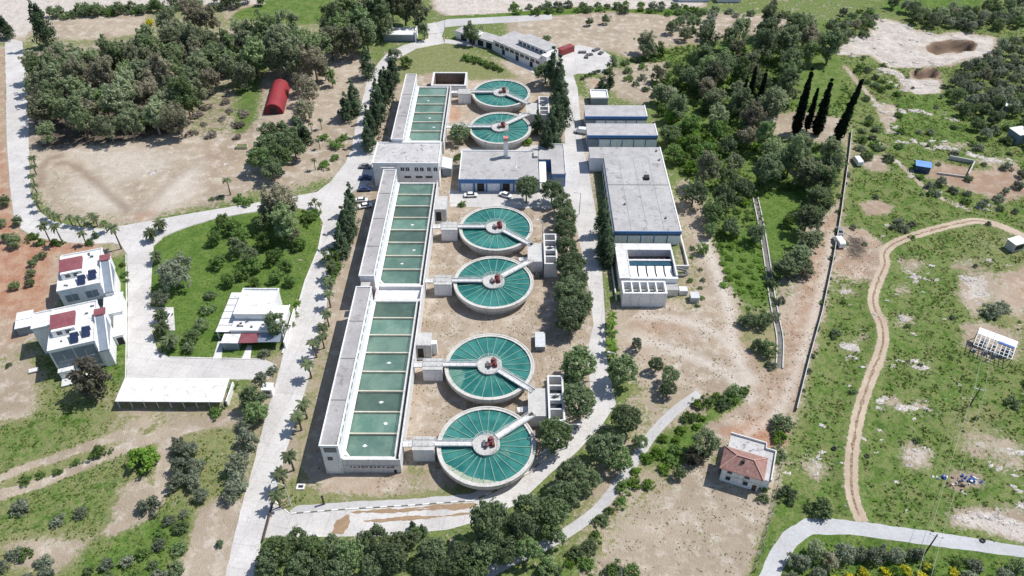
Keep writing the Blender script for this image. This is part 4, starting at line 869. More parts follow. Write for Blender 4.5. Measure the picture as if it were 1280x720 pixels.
# villa
vx, vy = W(276,428)[0]+.5, 140.0
t = thing('villa', 'white flat-roofed bungalow with slatted left pergola and dark red porch by the lawn', 'villa', (-73.5,140,0)); lm('white bungalow', -68, 146)
mb = MB(); mb.box(-73,-63.6,146.6,156.4,-.2,4.9); mb.box(-73.2,-60,142.4,146.6,-.2,3.3); mb.box(-63.6,-60.4,146.6,152,-.2,3.3); mb.build('wall', M['white_wall'], t)
mb = MB(); mb.box(-73.1,-63.5,146.5,156.5,4.9,5.1); mb.box(-73.3,-59.9,142.3,146.48,3.3,3.5); mb.box(-63.48,-60.3,146.5,152.1,3.3,3.5); mb.build('roof', M['white_roof'], t)
mb = MB(); mb.frame(-73.15,-63.45,146.45,156.55,.25,5.1,5.6); mb.box(-73.3,-59.9,142.25,142.45,3.5,3.8); mb.box(-60.1,-59.88,142.46,152.1,3.5,3.8); mb.build('parapet', M['white_clean'], t)
for k in range(6): mb = MB(); yy = 142.6+k*2.55; mb.box(-77.2,-73.35,yy,yy+2.35,2.75,2.9); mb.build('pergola_slab', M['white_roof'], t)
for yy in (142.8,150,157.6): mb = MB(); mb.box(-77.0,-76.7,yy,yy+.3,-.1,2.75); mb.build('pergola_post', M['white_clean'], t)
mb = MB(); mb.box(-74.6,-70.6,138.9,141.9,-.1,2.6); mb.build('porch_wall', M['slate_blue'], t); mb = MB(); mb.box(-74.8,-70.5,138.7,142.0,2.6,2.8); mb.build('porch_roof', M['white_roof'], t)
mb = MB(); mb.add([(-70.45,139.2,2.3),(-65.8,139.4,2.3),(-65.8,142.2,2.95),(-70.45,142.2,2.95),(-70.45,139.2,2.2),(-65.8,139.4,2.2)],[(0,1,2,3),(0,4,5,1)]); mb.build('red_porch', M['red_sheet'], t)
mb = MB(); mb.add([(-65.7,139.4,2.4),(-60,139.6,2.4),(-60,142.2,3.1),(-65.7,142.2,3.1),(-65.7,139.4,2.3),(-60,139.6,2.3)],[(0,1,2,3),(0,4,5,1)]); mb.build('blue_porch', M['slate_blue'], t)
mb = MB(); mb.box(-59.2,-58.9,139.5,152,-.1,2.4); mb.build('side_wall', M['white_clean'], t)
for k in range(4): mb = MB(); mb.box(-70.2+2.4*k,-68.8+2.4*k,142.33,142.4,.9,2.0); mb.build('window', M['glass'], t)
mb = MB(); rnd = random.Random(8)
for k in range(7): a, b = rnd.uniform(-72,-62), rnd.uniform(143.2,145.8); mb = MB(); mb.box(a,a+rnd.uniform(.3,.9),b,b+.35,3.5,3.5+rnd.uniform(.2,.5)); mb.build('roof_gear', M['machine_grey'], t)
t = thing('garden_path', 'pale concrete path from the car park to the bungalow porch', 'path', (*W(270,440),0)); 
mb = MB(); mb.prism(WL([(266,449),(273,426),(279,426),(277,449)]),-.05,.05); mb.prism(WL([(302,449),(309,432),(315,432),(313,449)]),-.05,.05); mb.build('paving', M['concrete_pale'], t); t['kind'] = 'structure'
# carport
x0,x1,y0,y1 = -94.3,-69.0,119.6,126.4
t = thing('carport', 'long white-roofed open carport below the car park', 'carport', (x0,y0,0)); lm('white carport', -80, 122)
mb = MB(); mb.add([(x0,y0+1.6,2.75),(x1,y0+1.6,2.75),(x1,y1,3.25),(x0,y1,3.25),(x0,y0,2.55),(x1,y0,2.55),(x0,y0,2.4),(x1,y0,2.4),(x0,y1,3.05),(x1,y1,3.05)],[(0,1,2,3),(4,5,1,0),(6,7,5,4),(8,9,7,6),(3,2,9,8),(4,0,3,8,6),(5,7,9,2,1)]); mb.build('roof', M['white_roof'], t)
for k in range(9):
    xx = x0+.3+(x1-x0-.6)*k/8
    for yy in (y0+.2,y1-.4): mb = MB(); mb.box(xx-.08,xx+.08,yy,yy+.16,-.1,2.45 if yy < y0+1 else 3.0); mb.build('post', M['metal_pale'], t)
mb = MB(); mb.box(x1+.3,x1+.6,120.5,126.5,-.1,1.8); mb.build('end_wall', M['white_clean'], t)
# red barn
a, b = Vector((*W(342.5,143),0)), Vector((*W(351.5,110.5),0)); d = (b-a); L = d.length; rz = math.atan2(d.y, d.x)-math.pi/2
t = thing('arched_barn', 'red arched metal barn at the edge of the eucalyptus grove', 'barn', (*a[:2],0), rz); lm('red arched barn', a.x, a.y)
mb = MB(); n = 14; rr, hh = 3.5, 4.2
ring = [(rr*math.cos(math.pi*i/n), hh*math.sin(math.pi*i/n)) for i in range(n+1)]
nl = 40; vs = []; fs = []
for j in range(nl+1):
    k = 1+.015*(j % 2)
    vs += [(x*k, L*j/nl, z*k) for x, z in ring]
for j in range(nl): fs += [(j*(n+1)+i, (j+1)*(n+1)+i, (j+1)*(n+1)+i+1, j*(n+1)+i+1) for i in range(n)]
mb.add(vs, fs); mb.build('arched_roof', M['barn_red'], t, local=True)
for yy, nm in ((.12,'front_wall'),(L-.12,'back_wall')): mb = MB(); mb.add([(x*.97, yy, z*.97) for x, z in ring], [tuple(range(n+1))]); o = mb.build(nm, surf('barn_end',(0.2,0.03,0.035),(0.16,0.03,0.03),.5), t, local=True)
mb = MB(); mb.box(-1.3,1.3,.02,.1,0,2.6); mb.build('door', M['dark'], t, local=True)
# tiled house, lower right
FL = (44.3, 100.4); ang = -20.8
t = thing('tiled_house', 'small two-storey house with weathered red hip roof at the bare field', 'house', (*FL,0), R(ang)); lm('red-tiled house', 48, 102)
w, d, H = 8.4, 5.4, 4.9
mb = MB(); mb.box(.15,w-.15,.15,d,-.2,H); mb.box(.4,8.0,d,10.4,-.2,3.6); mb.box(w-.13,10.2,1,8.9,-.2,3.5); mb.build('wall', M['white_wall'], t, local=True)
mb = MB(); e = .45; mb.add([(-e,-e,H),(w+e,-e,H),(w+e,d+e,H),(-e,d+e,H),(2.4,d/2,H+1.9),(w-2.4,d/2,H+1.9),(-e,-e,H-.15),(w+e,-e,H-.15),(w+e,d+e,H-.15),(-e,d+e,H-.15)],[(0,1,5,4),(1,2,5),(2,3,4,5),(3,0,4),(0,6,7,1),(1,7,8,2),(2,8,9,3),(3,9,6,0),(9,8,7,6)]); rf = mb.build('roof', M['tile'], t, local=True)
mb = MB(); mb.bar((2.4,d/2,H+1.95),(w-2.4,d/2,H+1.95),.22); 
for q in ((-e,-e),(-e,d+e)): mb.bar((q[0],q[1],H+.05),(2.4,d/2,H+1.95),.2)
for q in ((w+e,-e),(w+e,d+e)): mb.bar((q[0],q[1],H+.05),(w-2.4,d/2,H+1.95),.2)
mb.build('ridge_tiles', surf('ridge',(0.5,0.34,0.27),(0.42,0.25,0.2),1.0), rf, local=True)
mb = MB(); mb.box(3.6,4.2,1.5,2.1,H+.6,H+2.0); mb.build('chimney', M['dark'], rf, local=True)
mb = MB(); mb.box(.35,8.05,d+.5,10.45,3.6,3.75); mb.box(8.06,10.3,.9,8.95,3.5,3.7); mb.build('terrace_roof', M['roof_peeling'], t, local=True)
mb = MB(); mb.box(.3,8.1,10.45,10.7,3.5,4.3); mb.box(8.1,10.4,8.95,9.2,3.5,4.3); mb.box(10.2,10.45,.9,8.95,3.5,4.3); mb.box(8.05,8.25,9.2,10.45,3.5,4.3); mb.build('parapet', M['concrete_pale'], t, local=True)
for wx, z in ((1.3,3.3),(5.0,3.3),(1.3,1.0),(5.0,1.0)):
    mb = MB(); mb.box(wx,wx+1.0,.1,.16,z,z+1.2); wd = mb.build('window', M['glass'], t, local=True); mb = MB(); mb.box(wx-.12,wx+1.12,.04,.15,z-.15,z-.03); mb.box(wx-.1,wx+1.1,.08,.15,z+1.22,z+1.34); mb.build('sill', M['concrete_pale'], wd, local=True)
mb = MB(); mb.box(7.0,7.9,.1,.16,0,1.9); mb.build('door', M['wood'], t, local=True)
mb = MB(); mb.box(.14,8.0,.09,.15,2.5,2.65); mb.build('string_course', M['concrete'], t, local=True)
# admin building far away
A0 = Vector((*W(617,50,4.6),0)); A1 = Vector((*W(672,73.5,4.6),0)); d = A1-A0; rz = math.atan2(d.y, d.x); L = d.length
t = thing('admin_building', 'long white office block with band of windows at the far paved forecourt', 'office building', (*A0[:2],0), rz); lm('long white office block', 5, 310)
mb = MB(); mb.box(0,L,0,12.5,-.2,4.4); mb.box(10,L+.02,4.5,11.4,4.4,6.4); mb.build('wall', M['white_clean'], t, local=True)
mb = MB(); mb.box(-.2,L+.2,-.2,4.45,4.4,4.65); mb.box(-.2,9.98,4.45,12.7,4.4,4.66); mb.box(10.0,L+.3,4.35,11.6,6.4,6.65); mb.build('roof', M['roof_corrugated'], t, local=True)
for k in range(9): mb = MB(); mb.box(1+2.9*k,3.2+2.9*k,-.05,0,2.4,3.7); mb.build('window', M['glass'], t, local=True)
for k in range(7): mb = MB(); mb.box(10.6+2.3*k,12.2+2.3*k,4.44,4.5,4.9,6.0); mb.build('window', M['glass'], t, local=True)
for k in range(3): mb = MB(); mb.box(5+8*k,6.6+8*k,-.06,0,0,2.2); mb.build('door', M['dark'], t, local=True)
mb = MB(); mb.box(L,L+3,2,9,-.1,5.6); mb.build('entrance_block', M['white_clean'], t, local=True)
F0 = Vector((*W(569,38,3.5),0)); F1 = Vector((*W(622,54,3.5),0)); d = F1-F0; rz = math.atan2(d.y, d.x); L = d.length
t = thing('garage_row', 'low white garage row behind the round tree at the far road', 'garage', (*F0[:2],0), rz)
mb = MB(); mb.box(0,L,0,6,-.1,3.2); mb.build('wall', M['white_clean'], t, local=True); mb = MB(); mb.box(-.2,L*.45,-.2,6.2,3.2,3.4); mb.box(L*.5,L+.2,-.2,6.2,3.2,3.45); mb.build('roof', M['roof_corrugated'], t, local=True)
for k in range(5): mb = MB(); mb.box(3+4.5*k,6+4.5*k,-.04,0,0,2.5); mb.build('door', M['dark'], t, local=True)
x, y = W(480,52); 
t = thing('gatehouse', 'low white pavilion under tall pines beside the far road', 'pavilion', (x,y,0)); mb = MB(); mb.box(x,x+13,y,y+7,-.1,3); mb.build('wall', M['slate_blue'], t); mb = MB(); mb.box(x-.3,x+13.3,y-.3,y+7.3,3,3.3); mb.build('roof', M['white_roof'], t)
mb = MB(); mb.box(x+13.4,x+14,y-.2,y+7,-.1,4.2); mb.build('end_wall', M['white_clean'], t)
a = Vector((*W(700,66),0)); t = thing('shipping_container', 'dark red shipping container beside the white paved forecourt', 'container', (18.6,309.4,0), R(38)); mb = MB(); mb.box(0,7.0,0,3.0,0,2.6); mb.build('body', M['crate_red'], t, local=True, bevel=.05); mb = MB(); mb.box(2,5,.5,2.2,2.6,2.68); mb.build('roof_patch', M['red_sheet'], t, local=True)
# shed right: frame shelter
a, b = W(1224,411,3), W(1272,429,3); d = Vector((b[0]-a[0], b[1]-a[1])); L = d.length; rz = math.atan2(d.y, d.x); dn = 6.5
t = thing('pole_shelter', 'open pole shelter with white sheet roof and bare rafters in the green field', 'shelter', (*a,0), rz); lm('pole shelter', a[0]+3, a[1]-3)
mb = MB(); mb.add([(0,-2.0,3.0),(L,-2.0,3.0),(L,.3,3.35),(0,.3,3.35),(0,-2.0,2.92),(L,-2.0,2.92),(L,.3,3.27),(0,.3,3.27)],[(0,1,2,3),(7,6,5,4),(0,4,5,1),(2,6,7,3),(1,5,6,2),(3,7,4,0)]); mb.build('sheet_roof', M['white_clean'], t, local=True)
mb = MB(); mb.box(L*.55,L*.95,-2.6,-1.9,2.92,3.06); mb.build('blue_sheet', M['tarp_blue'], t, local=True)
for k in range(10): mb = MB(); xx = .1+(L-.2)*k/9; mb.bar((xx,-2.0,2.9),(xx,-dn,2.3),.16); mb.build('rafter', M['rail'], t, local=True)
for k in range(4): mb = MB(); yy = -2.6-1.2*k; mb.bar((0,yy,2.9-.13*(k+.5)),(L,yy,2.9-.13*(k+.5)),.14); mb.build('purlin', M['rail'], t, local=True)
for xx in (.1,L/2,L-.1):
    for yy in (.1,-3.2,-dn): mb = MB(); mb.box(xx-.08,xx+.08,yy-.08,yy+.08,-.5,2.95 if yy > -1 else 2.5); mb.build('post', M['wood'], t, local=True)
mb = MB(); rnd = random.Random(2)
for k in range(16): xx, yy = rnd.uniform(.3,L-.6), rnd.uniform(-5.8,-1); mb = MB(); mb.box(xx,xx+rnd.uniform(.4,1.2),yy,yy+rnd.uniform(.3,.9),-.4,rnd.uniform(.3,1.1)); mb.build('stored_lumber', M['slate_blue'], t, local=True)
x, y = W(1143,213); t = thing('blue_hut', 'little blue-roofed hut in the bushes beside the dug yard', 'hut', (x,y,0), R(-18)); mb = MB(); mb.box(0,4.6,0,2.6,-.5,2.0); mb.build('wall', M['car_blue'], t, local=True); mb = MB(); mb.add([(-.2,-.2,2.0),(4.8,-.2,2.0),(4.8,2.8,2.5),(-.2,2.8,2.5),(-.2,-.2,1.9),(4.8,-.2,1.9)],[(0,1,2,3),(0,4,5,1)]); mb.build('roof', surf('blue_roof',(0.16,0.3,0.6),(0.2,0.36,0.66),.5), t, local=True)
x, y = W(1255,139); t = thing('roadside_shed', 'small shed with white roof among olive bushes at the right edge', 'shed', (x,y,0), R(8)); mb = MB(); mb.box(0,6.5,0,3,-.6,2.0); mb.build('wall', M['slate_blue'], t, local=True); mb = MB(); mb.box(-.2,6.7,-.3,3.3,2.0,2.2); mb.build('roof', M['white_clean'], t, local=True)
x, y = W(1270,180); t = thing('white_hut', 'white-walled hut with grey side at the right edge of the photo', 'hut', (x,y,0), R(15)); mb = MB(); mb.box(0,5,0,5,-.6,3.4); mb.build('wall', M['slate_blue'], t, local=True); mb = MB(); mb.box(-.2,5.2,-.2,5.2,3.4,3.6); mb.build('roof', M['white_clean'], t, local=True)
x, y = W(1266,314); t = thing('field_shed', 'small grey-fronted shed with pale roof at the right field edge', 'shed', (x,y,0), R(20)); mb = MB(); mb.box(0,4.2,0,3,-.6,2.2); mb.build('wall', M['concrete'], t, local=True); mb = MB(); mb.box(-.2,4.4,-.2,3.2,2.2,2.4); mb.build('roof', M['white_clean'], t, local=True); mb = MB(); mb.box(.4,3.6,-.04,0,.1,1.7); mb.build('opening', M['dark'], t, local=True)
# dug yard walls
t = thing('yard_wall', 'low broken wall round the brown dug yard beside the blue-roofed hut', 'wall', (*W(1197,212),0))
mb = MB(); P_ = WL([(1172,216),(1209,221)]); Q_ = WL([(1209,221),(1217,205)]); Z_ = WL([(1186,198),(1216,204)])
for p, q, h in ((P_[0],P_[1],.5),(Q_[0],Q_[1],1.6),(Z_[0],Z_[1],1.5)): mb.bar((*p,h/2-.6),(*q,h/2-.6),.35,h+.6)
mb.build('wall_body', M['concrete'], t)
# the boundary wall
bp = WL([(1064,165),(1060,200),(1050,272),(1040,330),(1027,392),(1011,450),(995,514)])
t = thing('boundary_wall', 'long grey boundary wall between the dirt lane and the green right-hand field', 'wall', (*bp[3],0)); lm('long boundary wall', *bp[4])
mb = MB()
for p, q in zip(bp, bp[1:]): mb.bar((*p,.35),(*q,.35),.16,1.6)
mb.build('wall_body', M['dark_stone'], t)
mb = MB()
for p, q in zip(bp, bp[1:]): mb.bar((*p,1.19),(*q,1.19),.2,.08)
mb.build('coping', M['concrete'], t)
t = thing('field_fence', 'post and wire fence from the red-tiled house down to the country road', 'fence', (*W(972,640),0))
fp = WL([(978,572),(965,640),(948,700),(938,730)]); k = 0; posts = []
for p, q in zip(fp, fp[1:]):
    n = max(2, int(math.hypot(q[0]-p[0], q[1]-p[1])/3)); posts += [(p[0]+(q[0]-p[0])*i/n, p[1]+(q[1]-p[1])*i/n) for i in range(n)]
for p in posts: mb = MB(); mb.box(p[0]-.07,p[0]+.07,p[1]-.07,p[1]+.07,-.3,1.5); mb.build('post', M['wood'], t)
mb = MB()
for p, q in zip(posts, posts[1:]):
    for z in (.5,1.0,1.4): mb.bar((*p,z),(*q,z),.04)
mb.build('wire', M['machine_grey'], t)
# the concrete ditch
dp = smooth_line(WL([(944,247),(952,285),(960,335),(964,365),(970,398),(975,425),(974,460)]),3)
t = thing('drain', 'narrow concrete drainage ditch between the green plots', 'ditch', (*dp[5],0)); t['kind'] = 'structure'
mb = MB()
for p, q in zip(dp, dp[1:]):
    for sg in (-1,1):
        dd = Vector((q[0]-p[0], q[1]-p[1])).normalized(); s = Vector((-dd.y, dd.x))*sg*.8
        mb.bar((p[0]+s.x,p[1]+s.y,.1),(q[0]+s.x,q[1]+s.y,.1),.3,.5)
mb.build('ditch_wall', M['concrete'], t)
mb = MB(); rb = ribbon(dp, 1.3); n = len(dp); mb.add([(x,y,.03) for x,y in rb], [(i, i+1, 2*n-2-i, 2*n-1-i) for i in range(n-1)]); mb.build('ditch_bed', M['dark_stone'], t)
# small things
x, y = W(337,492); t = thing('guard_kiosk', 'tall white kiosk at the edge of the palm-lined concrete road', 'kiosk', (x,y,0)); mb = MB(); mb.box(x-1.1,x+1.1,y-1,y+1,-.1,2.5); mb.build('wall', M['white_clean'], t); mb = MB(); mb.box(x-1.3,x+1.3,y-1.2,y+1.2,2.5,2.65); mb.build('roof', M['white_roof'], t); mb = MB(); mb.box(x-.7,x+.7,y-1.04,y-1,1.0,2.0); mb.build('window', M['glass'], t)
x, y = W(376,609); t = thing('manhole_frame', 'pale square concrete manhole with dark hole on the verge', 'manhole', (x,y,0)); mb = MB(); mb.frame(x-.9,x+.9,y-.7,y+.7,.35,-.05,.3); mb.build('rim', M['concrete_pale'], t); mb = MB(); mb.box(x-.55,x+.55,y-.35,y+.35,-.05,.06); mb.build('hole', M['dark'], t)
def barrier():
    a = Vector((*W(343,628),.9)); b = Vector((*W(330,678),.9))
    t = thing('barrier_boom', 'dark barrier pole across the mouth of the side road', 'barrier', (*a[:2],0))
    mb = MB(); mb.bar(a, b, .28); mb.build('boom', M['wood'], t)
    mb = MB(); mb.box(a.x-.25,a.x+.25,a.y-.25,a.y+.25,0,1.2); mb.build('pivot_post', M['metal_pale'], t)
barrier()
def lamp_post(px, py, arms, h, label, mat='rail', ang=0.0):
    x, y = W(px, py); t = thing('street_lamp', label, 'street lamp', (x,y,0), ang, 'street lamps along the plant roads')
    mb = MB(); mb.tube([(0,0,-.1),(0,0,h)],[.14,.08],8); mb.build('post', M[mat], t, local=True)
    for a in arms:
        mb = MB(); mb.tube([(0,0,h-.1),(a[0]*.6,a[1]*.6,h+.25),(a[0],a[1],h+.3)],.07,6); ar = mb.build('arm', M[mat], t, local=True)
        mb = MB(); mb.box(a[0]-.35,a[0]+.35,a[1]-.18,a[1]+.18,h+.22,h+.4); mb.build('lamp_head', M['rail'], ar, local=True)
    return t
lamp_post(709,560,((-1.9,.8),(2.1,-.3)),8.5,'white two-armed street lamp by the pines right of the front clarifier')
lamp_post(364,632,((-2.2,.4),),7.5,'slender single-armed white lamp at the striped kerb corner')
lamp_post(678,300,((-1.6,.2),),7,'slender street lamp behind the fourth clarifier','metal_pale')
lamp_post(556,40,((-1.2,0),(1.2,0)),8,'two-armed street lamp at the far road junction','metal_pale')
lamp_post(724,268,((-1.8,0),),8,'street lamp by the road beside the workshop annex','metal_pale')
lamp_post(767,470,((-1.8,.2),),8,'street lamp at the right edge of the tree-lined road','metal_pale')
x, y = W(405,630); t = thing('gate_post', 'short dark wooden post standing alone on the verge', 'post', (x,y,0)); mb = MB(); mb.tube([(x,y,-.1),(x,y,2.6)],[.28,.22],8); mb.build('shaft', M['wood'], t); mb = MB(); mb.cyl((x,y),.3,2.6,2.75,8); mb.build('cap', M['dark'], t)
def pole(px, py, h, label, wires):
    x, y = W(px, py); t = thing('utility_pole', label, 'utility pole', (x,y,HZ(x,y)), group='utility poles in the right field')
    z = HZ(x,y)
    mb = MB(); mb.tube([(x,y,z-.3),(x,y,z+h)],[.17,.11],8); mb.build('post', M['wood'], t)
    mb = MB(); mb.bar((x-1.1,y+.5,z+h-.5),(x+1.1,y-.5,z+h-.5),.14); mb.bar((x-.6,y+.3,z+h-.5),(x,y,z+h-1.4),.08); mb.build('crossarm', M['metal_pale'], t)
    for s in (-1,0,1): mb = MB(); mb.cyl((x+s,y-s*.45),.09,z+h-.43,z+h-.1,8); mb.build('insulator', M['rail'], t)
    return (x,y,z+h-.1)
p1 = pole(1156,692,7.5,'wooden utility pole with crossarm beside the lower country road', None)
p2 = pole(1213,506,6.5,'wooden utility pole standing alone in the green field below the pole shelter', None)
def cable(a, b, sag, label):
    t = MB(); t.tube([tuple(Vector(a).lerp(Vector(b), k/14)-Vector((0,0,sag*4*(k/14)*(1-k/14)))) for k in range(15)], .028, 5); o = t.build('power_cable', M['wire']); tag(o, label, 'cable', 'overhead power cables')
for s in (-1,1):
    cable((p2[0]+s,p2[1]-s*.45,p2[2]),(p1[0]+s-8,p1[1]-s*.45-12,p1[2]),1.2,('left' if s < 0 else 'right')+' one of two pale cables running down from the field pole')
    cable((p2[0]+s,p2[1]-s*.45,p2[2]),(*W(1236+s*4,420),3.5),1.0,('left' if s < 0 else 'right')+' one of two pale cables from the field pole to the shelter')

for x0p, x1p, y, m, lb in ((848,888,2,'tarp_blue','low building with bright blue roof at the top edge, by the riverbed'),(897,926,3,'tile','low building with red roof at the top edge, right of the blue one')):
    (xa, ya), (xb, _) = W(x0p, y), W(x1p, y); t = thing('riverside_shed', lb, 'shed', (xa, ya, 0)); mb = MB(); mb.box(xa,xb,ya,ya+9,-.1,3); mb.build('wall', M['white_clean'], t)
    mb = MB(); mb.add([(xa-.4,ya-.4,3),(xb+.4,ya-.4,3),(xb+.4,ya+4.5,4.6),(xa-.4,ya+4.5,4.6),(xb+.4,ya+9.4,3),(xa-.4,ya+9.4,3)],[(0,1,2,3),(3,2,4,5),(0,3,5),(1,4,2)]); mb.build('roof', M[m], t)
for k, (px_, py_, ww) in enumerate(((728,66,3.2),(737,69,2.4),(745,63,3.6),(751,67,2.6),(733,72,2.2))):
    x, y = W(px_, py_); t = thing('pallet_stack', ('flat dark pallet stack on the white forecourt, ' + ('leftmost','nearest the middle','rearmost','rightmost','frontmost')[k] + ' of five'), 'pallets', (x, y, 0), R(20*k), 'pallet stacks on the far forecourt')
    mb = MB()
    for q in range(3): mb.box(-ww/2,ww/2,-.8,.8,.1+.2*q,.22+.2*q)
    mb.build('boards', M['machine_grey'], t, local=True)
    mb = MB(); 
    for q in (-.45,0,.45): mb.box(ww*q-.1,ww*q+.1,-.75,.75,0,.62)
    mb.build('bearers', M['wood'], t, local=True)
# ------------------------------------------------------------------ vehicles
def car(px, py, rz, paint, label, van=False, group='parked cars'):
    x, y = W(px, py); t = thing('parked_van' if van else 'parked_car', label, 'van' if van else 'car', (x, y, max(HZ(x,y),-.3)), R(rz), group)
    L, w = (5.0, 1.95) if van else (4.3, 1.75)
    prof = [(0,.35),(0,1.0),(.1,1.75),(.6,2.1),(L-1.3,2.1),(L-.7,1.3),(L,1.05),(L,.35)] if van else [(0,.35),(.02,.85),(.9,.92),(L-1.25,.95),(L,.75),(L,.35)]
    n = len(prof); mb = MB()
    mb.add([(a-L/2,-w/2,b) for a,b in prof]+[(a-L/2,w/2,b) for a,b in prof], [tuple(range(n)), tuple(range(2*n-1,n-1,-1))]+[(i,n+i,n+(i+1)%n,(i+1)%n) for i in range(n)])
    mb.build('body', M[paint], t, local=True, bevel=.08)
    if not van:
        q = [(.75,.9),(1.25,1.42),(2.75,1.42),(3.35,.94)]; mb = MB(); i = .14
        mb.add([(a-L/2,-w/2+i*(1+(b>1.2)),b) for a,b in q]+[(a-L/2,w/2-i*(1+(b>1.2)),b) for a,b in q], [(0,1,2,3),(7,6,5,4),(0,4,5,1),(1,5,6,2),(2,6,7,3)]); g = mb.build('cabin_glass', M['glass'], t, local=True)
        mb = MB(); mb.box(1.22-L/2,2.8-L/2,-w/2+.26,w/2-.26,1.42,1.47); mb.build('roof_panel', M[paint], t, local=True, bevel=.02)
    else:
        mb = MB(); mb.add([(L/2-1.27,-w/2+.12,2.04),(L/2-1.27,w/2-.12,2.04),(L/2-.7,w/2-.12,1.34),(L/2-.7,-w/2+.12,1.34)],[(0,3,2,1)]); o = mb.build('windscreen', M['glass'], t, local=True); o.location.x = .03
    for sx in (.75, L-.8):
        for sy in (-1, 1):
            mb = MB(); vs = []; m = 14
            for yy in (sy*(w/2-.18), sy*(w/2+.02)): vs += [(sx-L/2+.33*math.cos(2*math.pi*k/m), yy, .33+.33*math.sin(2*math.pi*k/m)) for k in range(m)]
            mb.add(vs, [tuple(range(m)), tuple(range(2*m-1,m-1,-1))]+[(k,m+k,m+(k+1)%m,(k+1)%m) for k in range(m)]); mb.build('wheel', M['tyre'], t, local=True)
    for sy in (-1, 1):
        mb = MB(); mb.box(L/2-.02,L/2+.015,sy*.62-.2,sy*.62+.2,.58,.72); mb.build('headlight', M['metal_pale'], t, local=True)
    return t
car(588.5,245.5,4,'car_white','white car parked facing right, in front of the left roller door')
car(632,245.5,-28,'car_white','white car parked at an angle, in front of the dark doorway')
car(457,209.5,0,'car_grey','grey car parked against the left wall of the tall hall')
car(457,224,2,'car_blue','dark blue car in the shade, nearest the white hall')
car(456,238,4,'car_blue','dark blue car in the shade, behind the two white cars')
car(452,252,5,'car_white','white car half hidden behind the conifer row left of the gallery')
car(457,259,20,'car_white','second white car behind the conifer row, touching the gallery shade')
car(209,398,85,'car_white','white car parked in the bay behind the big fan palms')
car(727,166,165,'car_white','white van parked in the shade at the middle filter house', True)
car(1071,203,95,'car_white','white van parked by the top end of the boundary wall', True)
car(1048,304,97,'car_white','pale van parked by burnt ground, beside the boundary wall', True)
car(1049,290,80,'car_grey','grey scrap car with pale roof by the boundary wall, above the van')
# ------------------------------------------------------------------ leaf-built plants; copies share their meshes
def leaf_mat(name, c1, c2, vary=0.25, trans=0.48, tints=None):
    t = NT(name); n = t.noise(0.9, 3, 0.6); f = t.noise(4.0, 2, 0.6)
    oi = t.n('ShaderNodeObjectInfo')
    col = t.mix(t.step(n, 0.32, 0.68), c1, c2)
    if tints:
        r2 = t.math('FRACT', t.math('MULTIPLY', oi.outputs['Random'], 7.31))
        col = t.mix(t.step(r2, 0.55, 1.0, 0, .7), col, tints[0]); col = t.mix(t.step(r2, 0.0, 0.4, .7, 0), col, tints[1])
    col = t.scale(col, t.math('MULTIPLY', t.step(f, 0.2, 0.8, 0.75, 1.25), t.step(oi.outputs['Random'], 0, 1, 1-vary, 1+vary)))
    d = t.n('ShaderNodeBsdfDiffuse'); t.link(col, d.inputs[0]); tr = t.n('ShaderNodeBsdfTranslucent'); t.link(col, tr.inputs[0])
    m = t.n('ShaderNodeMixShader'); m.inputs[0].default_value = trans; t.link(d.outputs[0], m.inputs[1]); t.link(tr.outputs[0], m.inputs[2]); t.link(m.outputs[0], t.out.inputs[0])
    return t.mat
LEAF = {
 'pine': leaf_mat('pine_needles', (0.156,0.215,0.114), (0.273,0.345,0.182), tints=((0.172,0.224,0.129),(0.224,0.326,0.129))),
 'grey': leaf_mat('eucalyptus_leaves', (0.257,0.300,0.186), (0.412,0.472,0.291), tints=((0.343,0.283,0.224),(0.257,0.360,0.146))),
 'wood': leaf_mat('woodland_leaves', (0.172,0.231,0.129), (0.309,0.377,0.205), tints=((0.240,0.224,0.163),(0.240,0.343,0.138))),
 'conifer': leaf_mat('conifer_needles', (0.103,0.155,0.095), (0.189,0.254,0.146)),
 'cypress': leaf_mat('cypress_needles', (0.02,0.032,0.022), (0.034,0.048,0.03)),
 'olive': leaf_mat('olive_leaves', (0.205,0.240,0.172), (0.343,0.377,0.274)),
 'broad': leaf_mat('broad_leaves', (0.146,0.240,0.072), (0.240,0.360,0.117)),
 'bright': leaf_mat('bright_leaves', (0.15,0.27,0.05), (0.24,0.38,0.075)),
 'yellow': leaf_mat('yellow_leaves', (0.62,0.58,0.05), (0.75,0.7,0.09)),
 'palm': leaf_mat('palm_fronds', (0.13,0.17,0.085), (0.21,0.25,0.14)),
 'dry': leaf_mat('dry_twigs', (0.24,0.205,0.18), (0.36,0.32,0.28)),
 'purple': leaf_mat('dark_red_leaves', (0.085,0.08,0.065), (0.16,0.15,0.115)),
}
def clumps(cent, rad, per, leaf, seed, shell=0.45, flat=1.0):
    """leaf-sized quads over many small sprays"""
    rs = np.random.RandomState(seed); cent = np.asarray(cent, float); rad = np.asarray(rad, float)
    n = len(cent); c = np.repeat(cent, per, 0); r = np.repeat(rad, per)
    d = rs.normal(size=(n*per, 3)); d /= np.linalg.norm(d, axis=1)[:, None]
    p = c + d*(r*(shell+(1-shell)*rs.rand(n*per)))[:, None]*np.array([1, 1, flat])
    nr = d + rs.normal(size=d.shape)*0.5 + np.array([0, 0, .25]); nr /= np.linalg.norm(nr, axis=1)[:, None]
    a = np.cross(nr, rs.normal(size=d.shape)); a /= np.linalg.norm(a, axis=1)[:, None]; b = np.cross(nr, a)
    s = (leaf*(0.6+0.8*rs.rand(n*per)))[:, None]
    bend = nr*s*0.18
    V = np.stack([p-a*s, p+b*s*.55+bend, p+a*s, p-b*s*.55+bend], 1).reshape(-1, 3)
    F = np.arange(len(V)).reshape(-1, 4); return V, F
